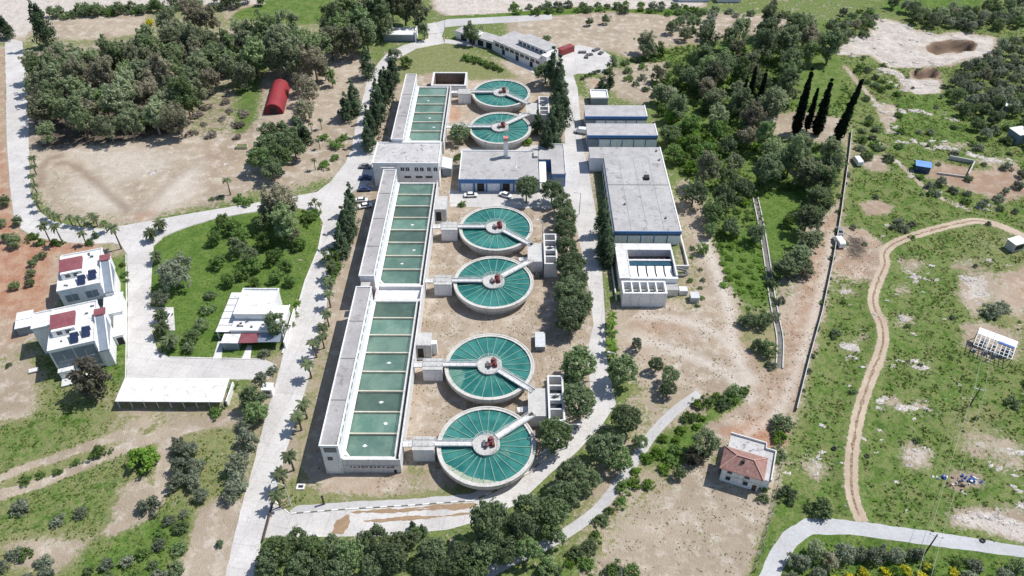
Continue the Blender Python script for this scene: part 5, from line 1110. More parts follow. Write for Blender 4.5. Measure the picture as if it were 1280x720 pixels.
def hull_pts(n, rx, rz, cz, seed, bottom=-0.5, inner=0.35):
    rs = np.random.RandomState(seed); out = []
    lob = rs.rand(6)*6.28; la = rs.rand(6)*.22
    while len(out) < n:
        d = rs.normal(size=3); d /= np.linalg.norm(d)
        if d[2] < bottom: continue
        k = (inner+(1-inner)*rs.rand()**.5)*(1+sum(la[i]*math.cos((i+1)*math.atan2(d[1], d[0])+lob[i]) for i in range(3)))*(0.85+.25*rs.rand())
        out.append((d[0]*rx*k, d[1]*rx*k, cz+d[2]*rz*k))
    return np.array(out)
def mk(name, V, F, mat):
    me = bpy.data.meshes.new(name); V = np.asarray(V, np.float32); F = np.asarray(F, np.int32)
    me.vertices.add(len(V)); me.vertices.foreach_set('co', V.ravel()); me.loops.add(F.size); me.loops.foreach_set('vertex_index', F.ravel())
    me.polygons.add(len(F)); me.polygons.foreach_set('loop_start', np.arange(0, F.size, 4, dtype=np.int32))
    me.materials.append(mat); me.update(calc_edges=True); return me
def trunk_mesh(h, r, mat, seed, limbs=(), lean=.3, base=-.4):
    rnd = random.Random(seed); mb = MB(); lx, ly = rnd.uniform(-lean, lean), rnd.uniform(-lean, lean)
    top = (lx, ly, h); mb.tube([(0,0,base),(lx*.2,ly*.2,h*.35),(lx*.6,ly*.6,h*.7),top],[r*1.15,r*.9,r*.7,r*.35],7)
    for e in limbs:
        z0 = h*rnd.uniform(.45,.85); p = (lx*.6*z0/h, ly*.6*z0/h, z0); q = tuple(e)
        mid = ((p[0]+q[0])/2, (p[1]+q[1])/2, (p[2]+q[2])/2+.15*abs(q[0]-p[0])); mb.tube([p,mid,q],[r*.5,r*.33,r*.12],5)
    me = bpy.data.meshes.new('trunk'); me.from_pydata(mb.v, [], mb.f); me.materials.append(mat); me.update(); return me
KIND = {}
def variants(kind, fn, n): KIND[kind] = [fn(100*len(KIND)+k) for k in range(n)]
def v_pine(s):                                                       # broad rounded pine, nominal 8 m across, 8.5 m tall
    c = hull_pts(95, 3.4, 3.0, 5.2, s, -.55, .6); V, F = clumps(c, np.random.RandomState(s).uniform(.6,1.1,len(c)), 36, .3, s, .55, .85)
    return (8.0, 8.5, trunk_mesh(5.5, .28, M['bark'], s, c[:5]), mk('crown', V, F, LEAF['pine']))
def v_grey(s, key='grey', bark='bark_pale'):                         # tall loose tree in drooping billows, 8.5 m across, 13 m tall
    rs = np.random.RandomState(s); bl = hull_pts(15, 3.1, 4.6, 7.4, s, -.85, .5); c = []
    for b in bl: c += list(b + rs.normal(size=(10, 3))*np.array([.8,.8,.75]))
    c = np.array(c); V, F = clumps(c, rs.uniform(.5,1.0,len(c)), 28, .32, s, .4, 1.1)
    return (8.5, 13.0, trunk_mesh(9.5, .3, M[bark], s, bl[:8], .7), mk('crown', V, F, LEAF[key]))
def v_conifer(s):                                                    # dense dark conifer, several spires, 6 m across, 12 m tall
    rs = np.random.RandomState(s); c, r = [], []
    for sx, sy, h in [(0,0,12)]+[(rs.uniform(-1.6,1.6), rs.uniform(-1.6,1.6), rs.uniform(7,10.5)) for _ in range(4)]:
        for k in range(22):
            z = .6+(h-.9)*rs.rand()**.9; w = (1-z/h)**.75*1.9+.12; a = rs.rand()*6.28; q = w*rs.rand()**.5
            c.append((sx+q*math.cos(a), sy+q*math.sin(a), z)); r.append(.35+.65*(1-z/h))
    V, F = clumps(c, r, 28, .27, s, .5, 1.2); return (6.0, 12.0, trunk_mesh(8, .25, M['bark'], s), mk('crown', V, F, LEAF['conifer']))
def v_cypress(s):                                                    # slim Italian cypress, 3 m across, 19 m tall
    rs = np.random.RandomState(s); c, r = [], []
    for k in range(190):
        z = .8+17.8*rs.rand(); t = z/19; w = 1.1*min(1, (t+.12)*3.2)*(1-t)**.8; a = rs.rand()*6.28; q = w*rs.rand()**.4*.75
        c.append((q*math.cos(a), q*math.sin(a), z)); r.append(.14+.62*w)
    V, F = clumps(c, r, 30, .28, s, .5, 1.5); return (3.0, 19.0, trunk_mesh(12, .2, M['bark'], s, (), .1), mk('crown', V, F, LEAF['cypress']))
def v_round(key, tall):
    def f(s):                                                        # low rounded tree or bush to the ground, 5 m across
        rs = np.random.RandomState(s); c = hull_pts(46, 1.95, 1.75*tall, 2.1*tall, s, -.75, .4); V, F = clumps(c, rs.uniform(.45,.85,len(c)), 30, .23, s, .4, .9)
        return (5.0, 4.3*tall, trunk_mesh(2.2*tall, .16, M['bark'], s, c[:4], .2), mk('crown', V, F, LEAF[key]))
    return f
def v_bush(key):
    def f(s):                                                        # spreading scrub, 4 m across, 2 m tall
        rs = np.random.RandomState(s); c = hull_pts(30, 1.6, 1.0, .75, s, -.5, .3); V, F = clumps(c, rs.uniform(.35,.65,len(c)), 26, .2, s, .35, .85)
        return (4.0, 2.1, trunk_mesh(1.0, .09, M['bark'], s, c[:4], .2), mk('crown', V, F, LEAF[key]))
    return f
def fronds(n, L, z, s, droop, key, up=(.1,.9), w=.28):
    """arching feather fronds: a rib with a hanging blade on each side, notched along its edge"""
    rs = np.random.RandomState(s); V, F = [], []
    for k in range(n):
        a = 2.4*k + rs.rand()*.4; el = up[0]+(up[1]-up[0])*rs.rand(); ln = L*rs.uniform(.85,1.1); ca, sa = math.cos(a), math.sin(a); p = np.array([0,0,z]); m = 6
        pts = [p]
        for j in range(m): e = el-droop*(j/m)**1.2; p = p+np.array([ca*math.cos(e), sa*math.cos(e), math.sin(e)])*ln/m; pts.append(p)
        sd = np.array([-sa, ca, 0]); wd = [.35,.8,1.0,.95,.75,.5,.12]
        for j in range(m):
            for sg in (-1, 1):
                f = w*ln/2.4; t = (pts[j+1]-pts[j])
                o0 = sd*sg*wd[j]*f*1.15-np.array([0,0,.3*f])+t*.25; o1 = sd*sg*wd[j+1]*f*.8-np.array([0,0,.3*f])+t*.1; i = len(V)
                V += [pts[j], pts[j+1], pts[j+1]+o1, pts[j]+o0]; F.append((i,i+1,i+2,i+3))
    return mk('crown', V, F, LEAF[key])
def v_palm(s):                                                       # tall slim palm, 4.6 m across, 8.5 m tall
    return (4.6, 8.5, trunk_mesh(7.4, .27, M['bark'], s, (), .25), fronds(20, 2.5, 7.4, s, 1.5, 'palm', (-.3,1.1), .42))
def v_fan(s):                                                        # stout palm with a full ball of arching fronds, 6.5 m across
    return (6.5, 6.0, trunk_mesh(3.6, .42, M['bark'], s, (), .1), fronds(54, 3.4, 3.7, s, 1.5, 'palm', (-.45,1.35), .34))
def v_yucca(s): return (2.6, 3.6, trunk_mesh(2.6, .14, M['bark'], s, (), .15), fronds(30, 1.35, 2.5, s, 1.4, 'bright', (-.6,1.2), .3))
variants('pine', v_pine, 5); variants('grey', v_grey, 6); variants('wood', lambda s: v_grey(s, 'wood', 'bark'), 5); variants('conifer', v_conifer, 4); variants('cypress', v_cypress, 3)
variants('olive', v_round('olive', 1.0), 4); variants('broad', v_round('broad', 1.1), 4); variants('bright', v_round('bright', .9), 3); variants('yellow', v_round('yellow', .9), 2)
variants('olive_bush', v_bush('olive'), 4); variants('green_bush', v_bush('broad'), 4); variants('bright_bush', v_bush('bright'), 3); variants('dark_bush', v_bush('pine'), 3); variants('yellow_bush', v_bush('yellow'), 2); variants('dry_bush', v_bush('dry'), 2)
variants('palm', v_palm, 3); variants('fan', v_fan, 3); variants('yucca', v_yucca, 2); variants('purple', v_round('purple', 1.25), 2); variants('dark', v_round('pine', 1.2), 4); variants('greyround', v_round('grey', 1.3), 3)
INFO = {'pine': ('rounded_pine','rounded dark green pine','tree'), 'grey': ('eucalyptus_tree','tall grey-green eucalyptus','tree'), 'wood': ('woodland_tree','tall loose dark woodland tree','tree'), 'conifer': ('conifer_tree','dense dark many-tipped conifer','tree'),
 'cypress': ('cypress_tree','slim black-green cypress','tree'), 'olive': ('olive_tree','grey-green olive tree','tree'), 'broad': ('broadleaf_tree','mid-green leafy tree','tree'), 'bright': ('leafy_tree','bright green leafy tree','tree'), 'yellow': ('mimosa_tree','yellow-flowering tree','tree'),
 'olive_bush': ('grey_bush','grey-green spreading bush','bush'), 'green_bush': ('green_bush','mid-green spreading bush','bush'), 'bright_bush': ('bright_bush','bright green spreading bush','bush'), 'dark_bush': ('dark_bush','dark green spreading bush','bush'), 'dry_bush': ('brush_pile','grey-brown pile of dry brush','brush pile'), 'yellow_bush': ('flowering_bush','yellow-flowering low bush','bush'),
 'palm': ('palm_tree','slim tall palm','palm'), 'fan': ('date_palm','stout palm with full arching crown','palm'), 'yucca': ('yucca_plant','spiky bright green yucca','yucca'), 'purple': ('plum_tree','dark brownish-green round tree','tree'), 'dark': ('evergreen_oak','dark evergreen round tree','tree'), 'greyround': ('grey_tree','round grey-green tree','tree')}
PLANTS = []
rnd = random.Random(11)
def plant(kind, X, Y, dia, hs=1.0, group=None, label=None):
    i = rnd.randrange(len(KIND[kind])); D, Hh, tr, cr = KIND[kind][i]; nm, ph, cat = INFO[kind]; k = dia/D
    o = thing(nm, label, cat, (X, Y, HZ(X, Y)), rnd.uniform(0, 6.28), group); o.scale = (k, k, k*hs)
    for n, me in (('trunk', tr), ('crown', cr)): c = bpy.data.objects.new(n, me); C.objects.link(c); c.parent = o
    PLANTS.append((o, kind, dia)); return o
def T(kind, x, y, wpx, hs=1.0, group=None, label=None):             # crown seen centred at (x, y), wpx across
    D, Hh = KIND[kind][0][:2]; dia = wpx*mpp(y)
    hc = Hh*(dia/D)*hs*(.55 if kind not in ('palm','yucca') else .85)
    X, Y = W(x, y, hc); return plant(kind, X, Y, dia, hs, group, label)
def many(kind, lst, group, hs=1.0):
    for q in lst: T(kind, q[0], q[1], q[2], q[3] if len(q) > 3 else hs, group)
def fill(kinds, pts, gap, size, group, seed, hc=4.0, hs=(.85,1.15), rows=False):
    """fill a patch with individual plants no closer than gap metres"""
    rs = random.Random(seed); P = WL(pts, hc); xs = [p[0] for p in P]; ys = [p[1] for p in P]; got = []
    def inside(x, y):
        c = False
        for i in range(len(P)):
            a, b = P[i-1], P[i]
            if (a[1] > y) != (b[1] > y) and x < (b[0]-a[0])*(y-a[1])/(b[1]-a[1])+a[0]: c = not c
        return c
    for _ in range(int(6*(max(xs)-min(xs))*(max(ys)-min(ys))/gap**2)+60):
        x, y = rs.uniform(min(xs), max(xs)), rs.uniform(min(ys), max(ys))
        if inside(x, y) and all((x-a)**2+(y-b)**2 > gap*gap for a, b in got): got.append((x, y))
    for x, y in got: plant(rs.choice(kinds), x, y, rs.uniform(*size), rs.uniform(*hs), group)
    return len(got)
# ------------------------------------------------------------------ planting plan
g = 'eucalyptus grove in the upper left'
fill(['grey']*9+['wood','olive'], [(36,74),(70,62),(150,50),(240,38),(318,34),(322,66),(300,92),(240,96),(234,146),(190,150),(182,120),(166,122),(168,150),(45,155)], 6.5, (7.5,11.5), g, 3, 9, (.75,1.2))
many('grey', [(205,128,30),(222,120,30),(190,62,28),(212,30,30),(238,12,30),(255,20,28)], g)
many('grey', [(330,46,40),(352,58,44),(374,52,40),(392,74,34),(345,66,40),(318,66,38),(371,66,36),(310,50,36),(402,56,30),(358,36,34)], 'eucalyptus trees between the meadow and the barn')
T('yellow', 70, 83, 15, 1, None); T('yellow', 187, 27, 12); T('broad', 42, 105, 22); T('broad', 185, 148, 24)
T('conifer', 45, 20, 30, 1.15, None, 'big dense dark conifer at the top of the left road'); T('conifer', 2, 26, 22, .9)
fill(['dark_bush','dark','green_bush'], [(64,15),(120,9),(205,6),(206,12),(120,16),(64,21)], 2.7, (4.5,6.5), 'dark hedge along the top road', 5, 1.5)
fill(['dark','dark_bush'], [(215,0),(330,-4),(330,3),(215,10)], 5, (5,8), 'bushes at the top edge', 6, 2)
many('wood', [(415,28,33),(432,14,33),(448,30,33),(470,10,34),(490,6,34),(505,4,32),(520,12,30),(458,42,30),(438,50,30),(478,26,28),(412,50,30),(455,16,30),(425,40,30)], 'tall pines near the far gatehouse')
many('wood', [(523,28,13),(530,38,14),(405,88,16),(414,96,15)], 'scattered trees near the far road')
many('conifer', [(458,76,26,.8),(440,120,30,.75),(432,130,26,.75)], None)
many('conifer', [(489,82,24),(482,96,26),(478,110,26),(471,124,26),(466,140,26),(459,154,26),(458,168,22)], 'dark conifer row left of the far basin')
T('broad', 507, 76, 18, .9); T('olive', 493,66,18)
T('greyround', 384, 112, 32, 1.1); T('greyround', 376, 102, 26, 1.1); T('greyround', 379,134,28,1)
many('conifer', [(371,152,26,.8),(380,165,22,.7)], None)
many('pine', [(345,168,34),(358,178,36),(335,185,34),(325,200,32),(348,196,34),(368,186,26),(340,212,28)], 'dark pines below the red barn')
many('green_bush', [(405,170,16),(420,178,22),(430,170,14),(405,205,18),(418,196,14)], None)
many('palm', [(392,200,9),(398,175,8),(388,155,8),(400,150,8)], 'young palms along the slope by the curved road')
T('dark', 590, 39, 25, 1.2, None, 'round dark tree standing in front of the far garage row')
many('green_bush', [(583,70,15),(590,72,15),(597,74,15),(605,77,14),(612,80,14),(619,83,13),(626,86,10)], 'clipped bushes on the bank above the fifth clarifier')
T('dark', 574, 166, 29, .95, None, 'round dark tree between the far basin and the fifth clarifier')
T('green_bush', 573, 196, 16); T('green_bush', 582,204,12); T('bright_bush', 660,176,16)
many('conifer', [(692,82,26),(699,94,28),(702,110,28),(704,126,28),(697,140,28),(690,156,30),(684,170,28),(672,150,22,.7)], 'dark conifer row beside the far concrete road')
many('pine', [(682,90,26)], None)
T('dark', 737, 26, 11, 1, None, 'left one of two round trees alone on the dry field'); T('dark', 758, 23, 13, 1, None, 'right one of two round trees alone on the dry field')
many('dark_bush', [(684,46,12),(728,97,8),(733,94,8),(738,92,8),(743,90,8),(748,88,8)], None)
many('grey', [(806,50,26,.8),(812,62,22,.7)], None); T('broad', 826, 60, 18, 1.2)
many('wood', [(766,78,15,.8),(762,92,14,.6),(822,92,16,.8),(824,115,20,.9)], None)
many('conifer', [(752,102,14,.6),(764,98,14,.7),(758,110,14,.5)], None)
fill(['green_bush','dark_bush','olive_bush'], [(640,6),(760,4),(800,2),(880,10),(1000,20),(860,20),(800,16),(760,12),(640,18)], 4.5, (4,6.5), 'scrub along the far riverbank', 8, 1)
fill(['olive','dark','greyround'], [(838,30),(885,26),(890,44),(845,48)], 6, (5,8), 'olive trees at the top of the dry field', 9, 2)
w = 'woodland right of the filter houses'
fill(['wood']*4+['dark','pine','greyround','grey','grey'], [(890,42),(960,28),(1045,25),(1050,60),(1000,78),(985,120),(975,175),(930,170),(890,120),(868,80)], 8.0, (7,11), w, 10, 6)
fill(['wood','dark','broad','pine','greyround'], [(835,92),(880,75),(905,130),(975,178),(1000,185),(1030,190),(1055,205),(1045,225),(1000,225),(940,225),(880,235),(848,200),(832,150)], 7.8, (6.5,10), w, 12, 5)
fill(['bright_bush','green_bush','bright_bush'], [(840,110),(900,60),(980,60),(985,130),(940,180),(1000,200),(1000,235),(940,245),(880,240),(850,200)], 6.0, (2.6,4.6), 'undergrowth in the woodland', 31, 1)
fill(['bright','broad'], [(828,135),(862,150),(900,190),(880,215),(845,195)], 5.5, (5,7), 'lighter green trees behind the long filter house', 13, 3)
fill(['green_bush','dark_bush','olive_bush'], [(775,75),(830,70),(850,100),(850,135),(820,130),(790,105)], 5, (3,5), 'scrub on the slope above the filter houses', 14, 1)
many('dark', [(868,240,36),(890,262,34),(905,245,36),(925,232,34),(890,285,22),(945,290,28),(915,282,26)], 'dark trees along the dirt lane', 1)
many('wood', [(1012,215,40,.7),(1030,225,38,.7),(1020,250,36,.7),(1010,275,36,.7),(1012,300,34,.6),(1000,320,34,.55),(985,335,34,.5),(1005,335,28,.5),(1040,205,30,.6)], 'dark trees between the green plot and the boundary wall')
many('broad', [(985,275,18),(880,310,18)], None)
many('cypress', [(940,108,13),(953,112,13),(930,118,12)], 'slim cypresses in the woodland', .7)
T('cypress', 1006, 122, 17, .78, None, 'tallest slim cypress, leftmost of the four by the boundary wall'); T('cypress', 1016, 134, 13, .68, None, 'smallest slim cypress, second of the four by the boundary wall'); T('cypress', 1031, 130, 19, .6, None, 'double-width black-green cypress, third of the four by the boundary wall'); T('cypress', 1057, 136, 18, .74, None, 'rightmost leaning cypress touching the top of the boundary wall')
o = PLANTS[-1][0]; o.rotation_euler = (R(0), R(6), 0)
s = 'scrub in the upper right corner'
fill(['olive_bush','green_bush','dark_bush','olive'], [(1066,60),(1100,70),(1190,95),(1215,120),(1290,190),(1290,270),(1200,250),(1110,180),(1075,140)], 8.5, (1.8,4.2), 'scattered bushes in the upper right field', 40, .8)
fill(['olive_bush','green_bush','dark_bush'], [(1075,215),(1180,250),(1290,290),(1290,560),(1090,560),(1015,540),(1040,400)], 15, (1.2,2.8), 'scattered small bushes in the right field', 41, .5)
fill(['olive','olive_bush','greyround','dark_bush','green_bush'], [(1052,14),(1095,8),(1095,22),(1085,40),(1062,46),(1042,58),(1042,30)], 3.8, (4,6), s, 15, 1.5)
fill(['olive','greyround','dark'], [(1098,2),(1130,8),(1150,30),(1200,32),(1250,34),(1285,30),(1285,2),(1225,8),(1160,16)], 3.9, (4.5,7), s, 16, 1.5)
fill(['olive','olive','greyround','dark_bush','olive_bush'], [(1248,60),(1290,40),(1290,128),(1230,135),(1205,130),(1188,112),(1205,85)], 4.0, (4.2,6.4), s, 17, 1.5)
fill(['olive','dark_bush','dark'], [(1190,132),(1290,128),(1290,185),(1235,170),(1215,150)], 5.0, (4,6.5), s, 18, 1.5)
fill(['dark_bush','green_bush','olive_bush'], [(1070,75),(1100,90),(1120,110),(1112,116),(1085,100)], 3.6, (3,4.5), 'hedge line below the quarry', 19, 1)
fill(['green_bush','dark_bush','olive_bush'], [(1070,148),(1095,152),(1100,182),(1076,185)], 4.6, (3,5), 'bushes by the top of the boundary wall', 20, 1)
fill(['dark_bush','olive_bush','green_bush'], [(1140,216),(1180,224),(1225,240),(1260,262),(1215,250),(1160,240)], 4, (3,4.6), 'bushes below the dug yard', 21, 1)
many('dark_bush', [(1085,192,20),(1112,195,18),(1100,182,16)], None)
many('olive_bush', [(1125,275,16),(1132,284,18),(1141,278,14),(1118,282,12),(1068,282,11)], None)
many('olive_bush', [(1210,140,14),(1195,190,14),(1225,182,16),(1260,205,18),(1275,230,18),(1250,245,18),(1290,215,20),(1150,162,10),(1172,240,14)], 'grey bushes round the dug yard')
many('dark_bush', [(1046,414,17),(1058,302,8),(1136,405,9),(1190,444,8)], None); many('olive_bush', [(1244,385,30),(1255,380,24)], None); many('dark_bush', [(1268,500,22)], None)
fill(['dry_bush'], [(240,135),(285,120),(318,150),(300,172),(240,172)], 5.5, (3,6), 'dry brush piles beside the red barn', 33, .5, (.4,.7))
fill(['bright_bush'], [(900,305),(948,295),(958,340),(950,370),(905,358)], 2.6, (2.2,3.4), 'lush planting on the bright green plot', 34, .4, (.3,.6))
fill(['bright_bush','green_bush'], [(890,262),(945,252),(948,290),(900,302)], 4.0, (2.2,3.6), 'green bushes above the bright green plot', 35, .6)
fill(['dark_bush','green_bush','olive_bush'], [(1060,190),(1066,190),(1046,300),(1034,390),(1012,470),(1000,515),(994,510),(1026,390),(1040,300)], 4.5, (1.4,2.6), 'bushes growing against the boundary wall', 42, .4)
# lower right
T('dark_bush', 1028, 632, 38, 1.1, None, 'round dark bush at the bend of the country road')
many('dark_bush', [(985,615,30),(978,528,36),(972,565,26)], None); many('bright_bush', [(975,545,26),(965,572,20),(955,608,16)], None)
fill(['olive','greyround'], [(1008,690),(1035,680),(1045,700),(1025,740),(975,740),(985,712)], 3.2, (3.4,5), 'grey trees below the country road bend', 22, 1)
many('olive', [(1058,688,30),(1078,690,24),(1100,690,30),(1122,692,26),(1145,690,22)], 'olive row below the country road')
fill(['olive','olive_bush','greyround'], [(1205,700),(1290,706),(1290,740),(1200,735)], 3.4, (3.4,5), 'grey trees at the lower right corner', 23, 1)
fill(['yellow_bush'], [(1030,702),(1048,690),(1056,705),(1130,706),(1165,702),(1160,722),(1040,728)], 2.6, (2.0,3.2), 'yellow-flowering bushes below the country road', 24, .5)
T('yellow_bush', 1194, 714, 14)
fill(['bright_bush','green_bush'], [(1085,715),(1200,700),(1200,735),(1060,735)], 4, (2.5,4), 'green bushes below the country road', 25, .5)
# around the lane and the lower house
many('greyround', [(884,552,40,1.0)], None); many('purple', [(868,568,30,.8)], None); T('dark', 850, 590, 20)
fill(['bright_bush','green_bush','bright_bush','dark_bush'], [(935,478),(925,500),(880,522),(862,545),(846,575),(812,605),(775,640),(735,690),(700,735),(670,735),(745,655),(800,580),(830,545),(860,515),(890,490)], 2.7, (2.6,4.6), 'green hedge along the narrow lane', 26, 1)
many('dark_bush', [(918,488,26),(905,500,22),(965,352,20),(905,590,14),(955,622,18)], None)
T('dark', 683, 707, 30, .8); many('green_bush', [(735,705,26),(765,712,30),(790,712,24)], None); T('olive_bush', 775,715,24)
many('dark', [(938,398,24,.8),(955,398,26,.8),(950,430,22,.8),(962,435,26,.8),(930,400,18,.7)], None); many('olive_bush', [(968,395,20),(975,375,18),(965,455,18)], None)
# roadside pines
P_ = 'rounded pines along the inner road'
many('pine', [(658,237,30,1.1),(690,240,30,1),(703,256,28),(708,272,28),(707,290,30),(708,310,30)], 'pines right of the fourth clarifier')
many('pine', [(713,332,36),(716,348,40),(713,366,42),(720,378,42),(716,394,42),(712,404,34)], 'close group of pines right of the third clarifier')
many('conifer', [(755,270,26,1.0),(757,286,30,.95),(759,302,30,.9),(758,314,26,.8)], 'dark conifers at the lower end of the long filter house')
many('pine', [(722,457,46),(724,503,44),(691,547,46),(711,480,24),(777,464,40),(780,527,40),(757,562,44),(775,575,34),(800,552,20)], P_)
many('yucca', [(766,392,16),(765,402,16),(766,414,16),(765,426,18),(768,436,16)], 'yuccas along the right edge of the inner road')
T('olive', 796, 429, 18, 1.4, None, 'small pale grey-green tree alone in the bare yard')
many('pine', [(820,456,20,1.1),(836,470,24,1.1),(835,486,22,1)], 'three small pines in the bare yard')
many('pine', [(716,598,44,1.03),(703,622,42,1.10),(737,600,29,1.06),(690,642,40,1.09),(660,636,38,1.15),(652,660,37,1.27),(632,690,35,1.28),(615,655,50,1.30),(608,690,43,1.01),(660,688,32,1.29),(690,668,30,1.15)], 'pine clump at the lower bend of the inner road')
many('pine', [(575,694,31,1.17),(560,712,29,1.19),(540,690,38,0.98),(520,668,18,1.28),(505,680,35,1.04),(490,700,41,1.14),(466,676,38,1.14),(470,712,37,1.01),(440,695,37,1.30),(425,715,36,1.25),(412,686,34,0.98),(392,690,38,1.19),(370,678,35,0.96),(345,690,40,1.14),(335,706,34,1.30),(375,712,39,1.32),(400,715,32,1.27),(530,716,32,1.32),(592,716,38,0.99)], 'pine row along the bottom edge')
many('conifer', [(527,662,18,.7),(515,655,12,.8)], None)
# palms
for k, (x, y, ww) in enumerate([(412,330,11),(411,352,11),(410,368,11),(408,392,11),(404,408,11),(402,420,11),(392,430,12),(385,455,13),(379,505,14),(372,520,14),(362,570,15),(351,592,15),(345,618,14)]): T('palm', x, y, ww*1.55, .8, 'palms along the service road')
many('broad', [(416,318,26,.9),(418,334,24,.9),(412,350,20,.8)], None)
many('conifer', [(438,245,24),(434,262,26),(430,280,28),(426,298,26),(440,280,18,.8)], 'dark conifer row along the upper service road')
for x, y in [(40,197),(41,208),(39,220),(42,232),(43,245),(46,254),(58,263),(64,267),(72,270),(86,272),(96,273),(104,275),(113,269),(118,273),(130,280)]: T('palm', x, y, 13, .6, 'young palms along the verge of the curved road')
for x, y, ww, h in [(53,282,12,1),(69,284,13,1),(102,292,11,.8),(141,285,14,1.15),(283,225,11,1)]: T('palm', x, y, ww*1.25, h, 'tall palms beside the curved road')
T('conifer', 118, 292, 12, .45); many('green_bush', [(112,302,14),(38,295,18),(50,302,14),(68,302,14),(130,278,12),(75,303,12)], None); many('dark', [(16,300,22),(20,275,16),(4,250,18),(2,278,14)], None, .8)
many('fan', [(200,281,19),(188,293,19),(195,321,18),(201,394,20),(202,410,24),(213,426,26)], 'stout palms along the car park', 1)
T('olive', 214, 342, 44, 1.15, None, 'largest round grey-green olive tree at the lawn edge by the car park'); T('olive', 225, 328, 30, 1.2); T('olive', 200, 372, 26, .9)
many('dark', [(240,418,26,.8),(252,405,22,.7),(235,432,20,.7)], None)
many('broad', [(277,276,24),(290,280,26),(268,296,22),(302,292,24),(270,326,22),(286,350,20),(330,300,26),(318,330,24),(340,320,24),(356,330,22),(372,302,22),(300,340,22),(345,345,20),(362,350,18),(318,352,18)], 'leafy trees on the lawn', .95)
many('greyround', [(296,305,26),(312,318,24),(328,278,24),(364,292,24)], 'grey trees on the lawn')
many('grey', [(349,248,44,.9),(352,272,42,.8),(336,262,30,.7)], None)
many('green_bush', [(385,270,26),(392,264,18),(305,222+30,16),(298,246,16),(312,250,12)], None)
for x, y in [(393,250),(399,255),(388,255)]: T('palm', x, y, 9, .8, 'three slim palms at the road fork')
many('dark_bush', [(265,248,9),(276,246,10)], None)
plant('dark', *W(349,422), 6.4, 1.45, None, 'tall dark tree in front of the right end of the white bungalow'); many('bright_bush', [(368,392,12),(372,378,12),(365,405,10)], None); many('olive_bush', [(325,470,22),(340,462,18),(330,440,18)], None); many('dark_bush', [(258,385,22),(262,368,18)], None)
T('purple', 113, 467, 54, 1.05, None, 'dark reddish-green round tree in front of the near apartment block')
many('dark', [(316,494,36,1.1),(321,512,34,1.0)], None); many('green_bush', [(292,482,12),(270,512,22),(122,562,26),(185,628,18)], None)
T('bright', 176, 572, 46, .75, None, 'large round bright green bush by the sandy path'); T('olive_bush', 185, 628, 34, 1.2, None, 'round grey-green bush on the sandy slope')
many('olive', [(222,555,26),(236,560,26),(226,578,28),(245,580,24),(218,600,26),(240,600,26),(250,618,22)], 'olive thicket left of the service road'); many('olive', [(296,578,36),(295,600,36),(288,616,26),(310,548,30),(305,530,22)], 'olives at the edge of the service road')
fill(['olive_bush','green_bush','dark_bush'], [(200,650),(235,640),(240,670),(215,725),(90,730),(100,705),(160,700)], 3.0, (2.4,4.4), 'scrub at the bottom left', 27, .8)
fill(['olive_bush','green_bush'], [(0,690),(25,685),(60,705),(60,730),(0,730)], 3.4, (2.6,4.4), 'scrub in the bottom left corner', 28, .8)
T('conifer', 273, 678, 14, .35, None, 'small lone conifer on the beige strip beside the service road')
many('olive_bush', [(25,632,30),(100,640,22),(70,650,22),(20,690,26),(55,700,26)], None); many('green_bush', [(30,598,18),(50,592,14),(70,588,14),(95,576,14)], None)
many('dark', [(40,328,13,.8),(38,340,14,.8),(37,352,14,.8),(44,322,11,.7),(18,356,16,.7),(53,318,12,.8),(8,296,16,.8)], 'dark fruit trees on the red soil')
many('dark_bush', [(10,455,10),(132,400-66,10),(158,350,8)], None); many('green_bush', [(155,342,12),(152,330,10)], None)
many('green_bush', [(578,254,12)], None)
fill(['dark_bush','green_bush'], [(866,300),(878,320),(880,370),(868,395),(862,350)], 3.5, (1.6,2.6), 'weeds along the dirt lane', 29, .3)
# ------------------------------------------------------------------ weeds and tall grass: nobody could count them
def cover(name, n, cond, size, col, seed, region, per=7):
    rs = np.random.RandomState(seed); got = []; x0, x1, y0, y1 = region
    while len(got) < n:
        x, y = rs.uniform(x0, x1), rs.uniform(y0, y1)
        if cond(x, y): got.append((x, y))
        if rs.rand() < 1e-6: break
    got = np.array(got); z = np.array([HZ(a, b) for a, b in got]); s = rs.uniform(*size, len(got))
    V, F = clumps(np.stack([got[:,0], got[:,1], z+s*.25], 1), s, per, size[1]*.38, seed, .2, .6)
    o = npmesh(name, V, F, col); o['kind'] = 'stuff'; return o
lmk = np.array([(a, b) for _, a, b in LM])
pn = np.random.RandomState(3).rand(80, 80)
def patch(x, y, s=7.0): i, j = int(x/s) % 80, int(y/s) % 80; return pn[i, j]
def wildok(x, y): return AT('green', x, y) > .6 and AT('wild', x, y) > .5 and abs(x) < y*.62+70 and AT('paved', x, y) < .5 and patch(x, y, 4)+patch(x+40, y, 1.5) > .85 and min((x-a)**2+(y-b)**2 for a, b in TRACK[::4]) > 9
cover('weeds', 11000, wildok, (.12,.55), leaf_mat('weed_leaves', (0.13,0.19,0.05), (0.19,0.26,0.08)), 41, (60, 260, 70, 345))
cover('tall_grass', 9000, lambda x, y: wildok(x, y) and patch(x+11, y, 3) > .5, (.12,.4), leaf_mat('grass_blades', (0.22,0.26,0.09), (0.33,0.34,0.15)), 42, (60, 250, 70, 300))
cover('meadow_weeds', 6000, lambda x, y: AT('green', x, y) > .6 and AT('paved', x, y) < .5 and not (-96 < x < -56 and 117 < y < 160) and patch(x, y, 4)+patch(x+40, y, 1.5) > .9 and AT('litter', x, y) < .3, (.12,.45), leaf_mat('meadow_leaves', (0.12,0.18,0.045), (0.18,0.25,0.07)), 43, (-150, -45, 70, 160))
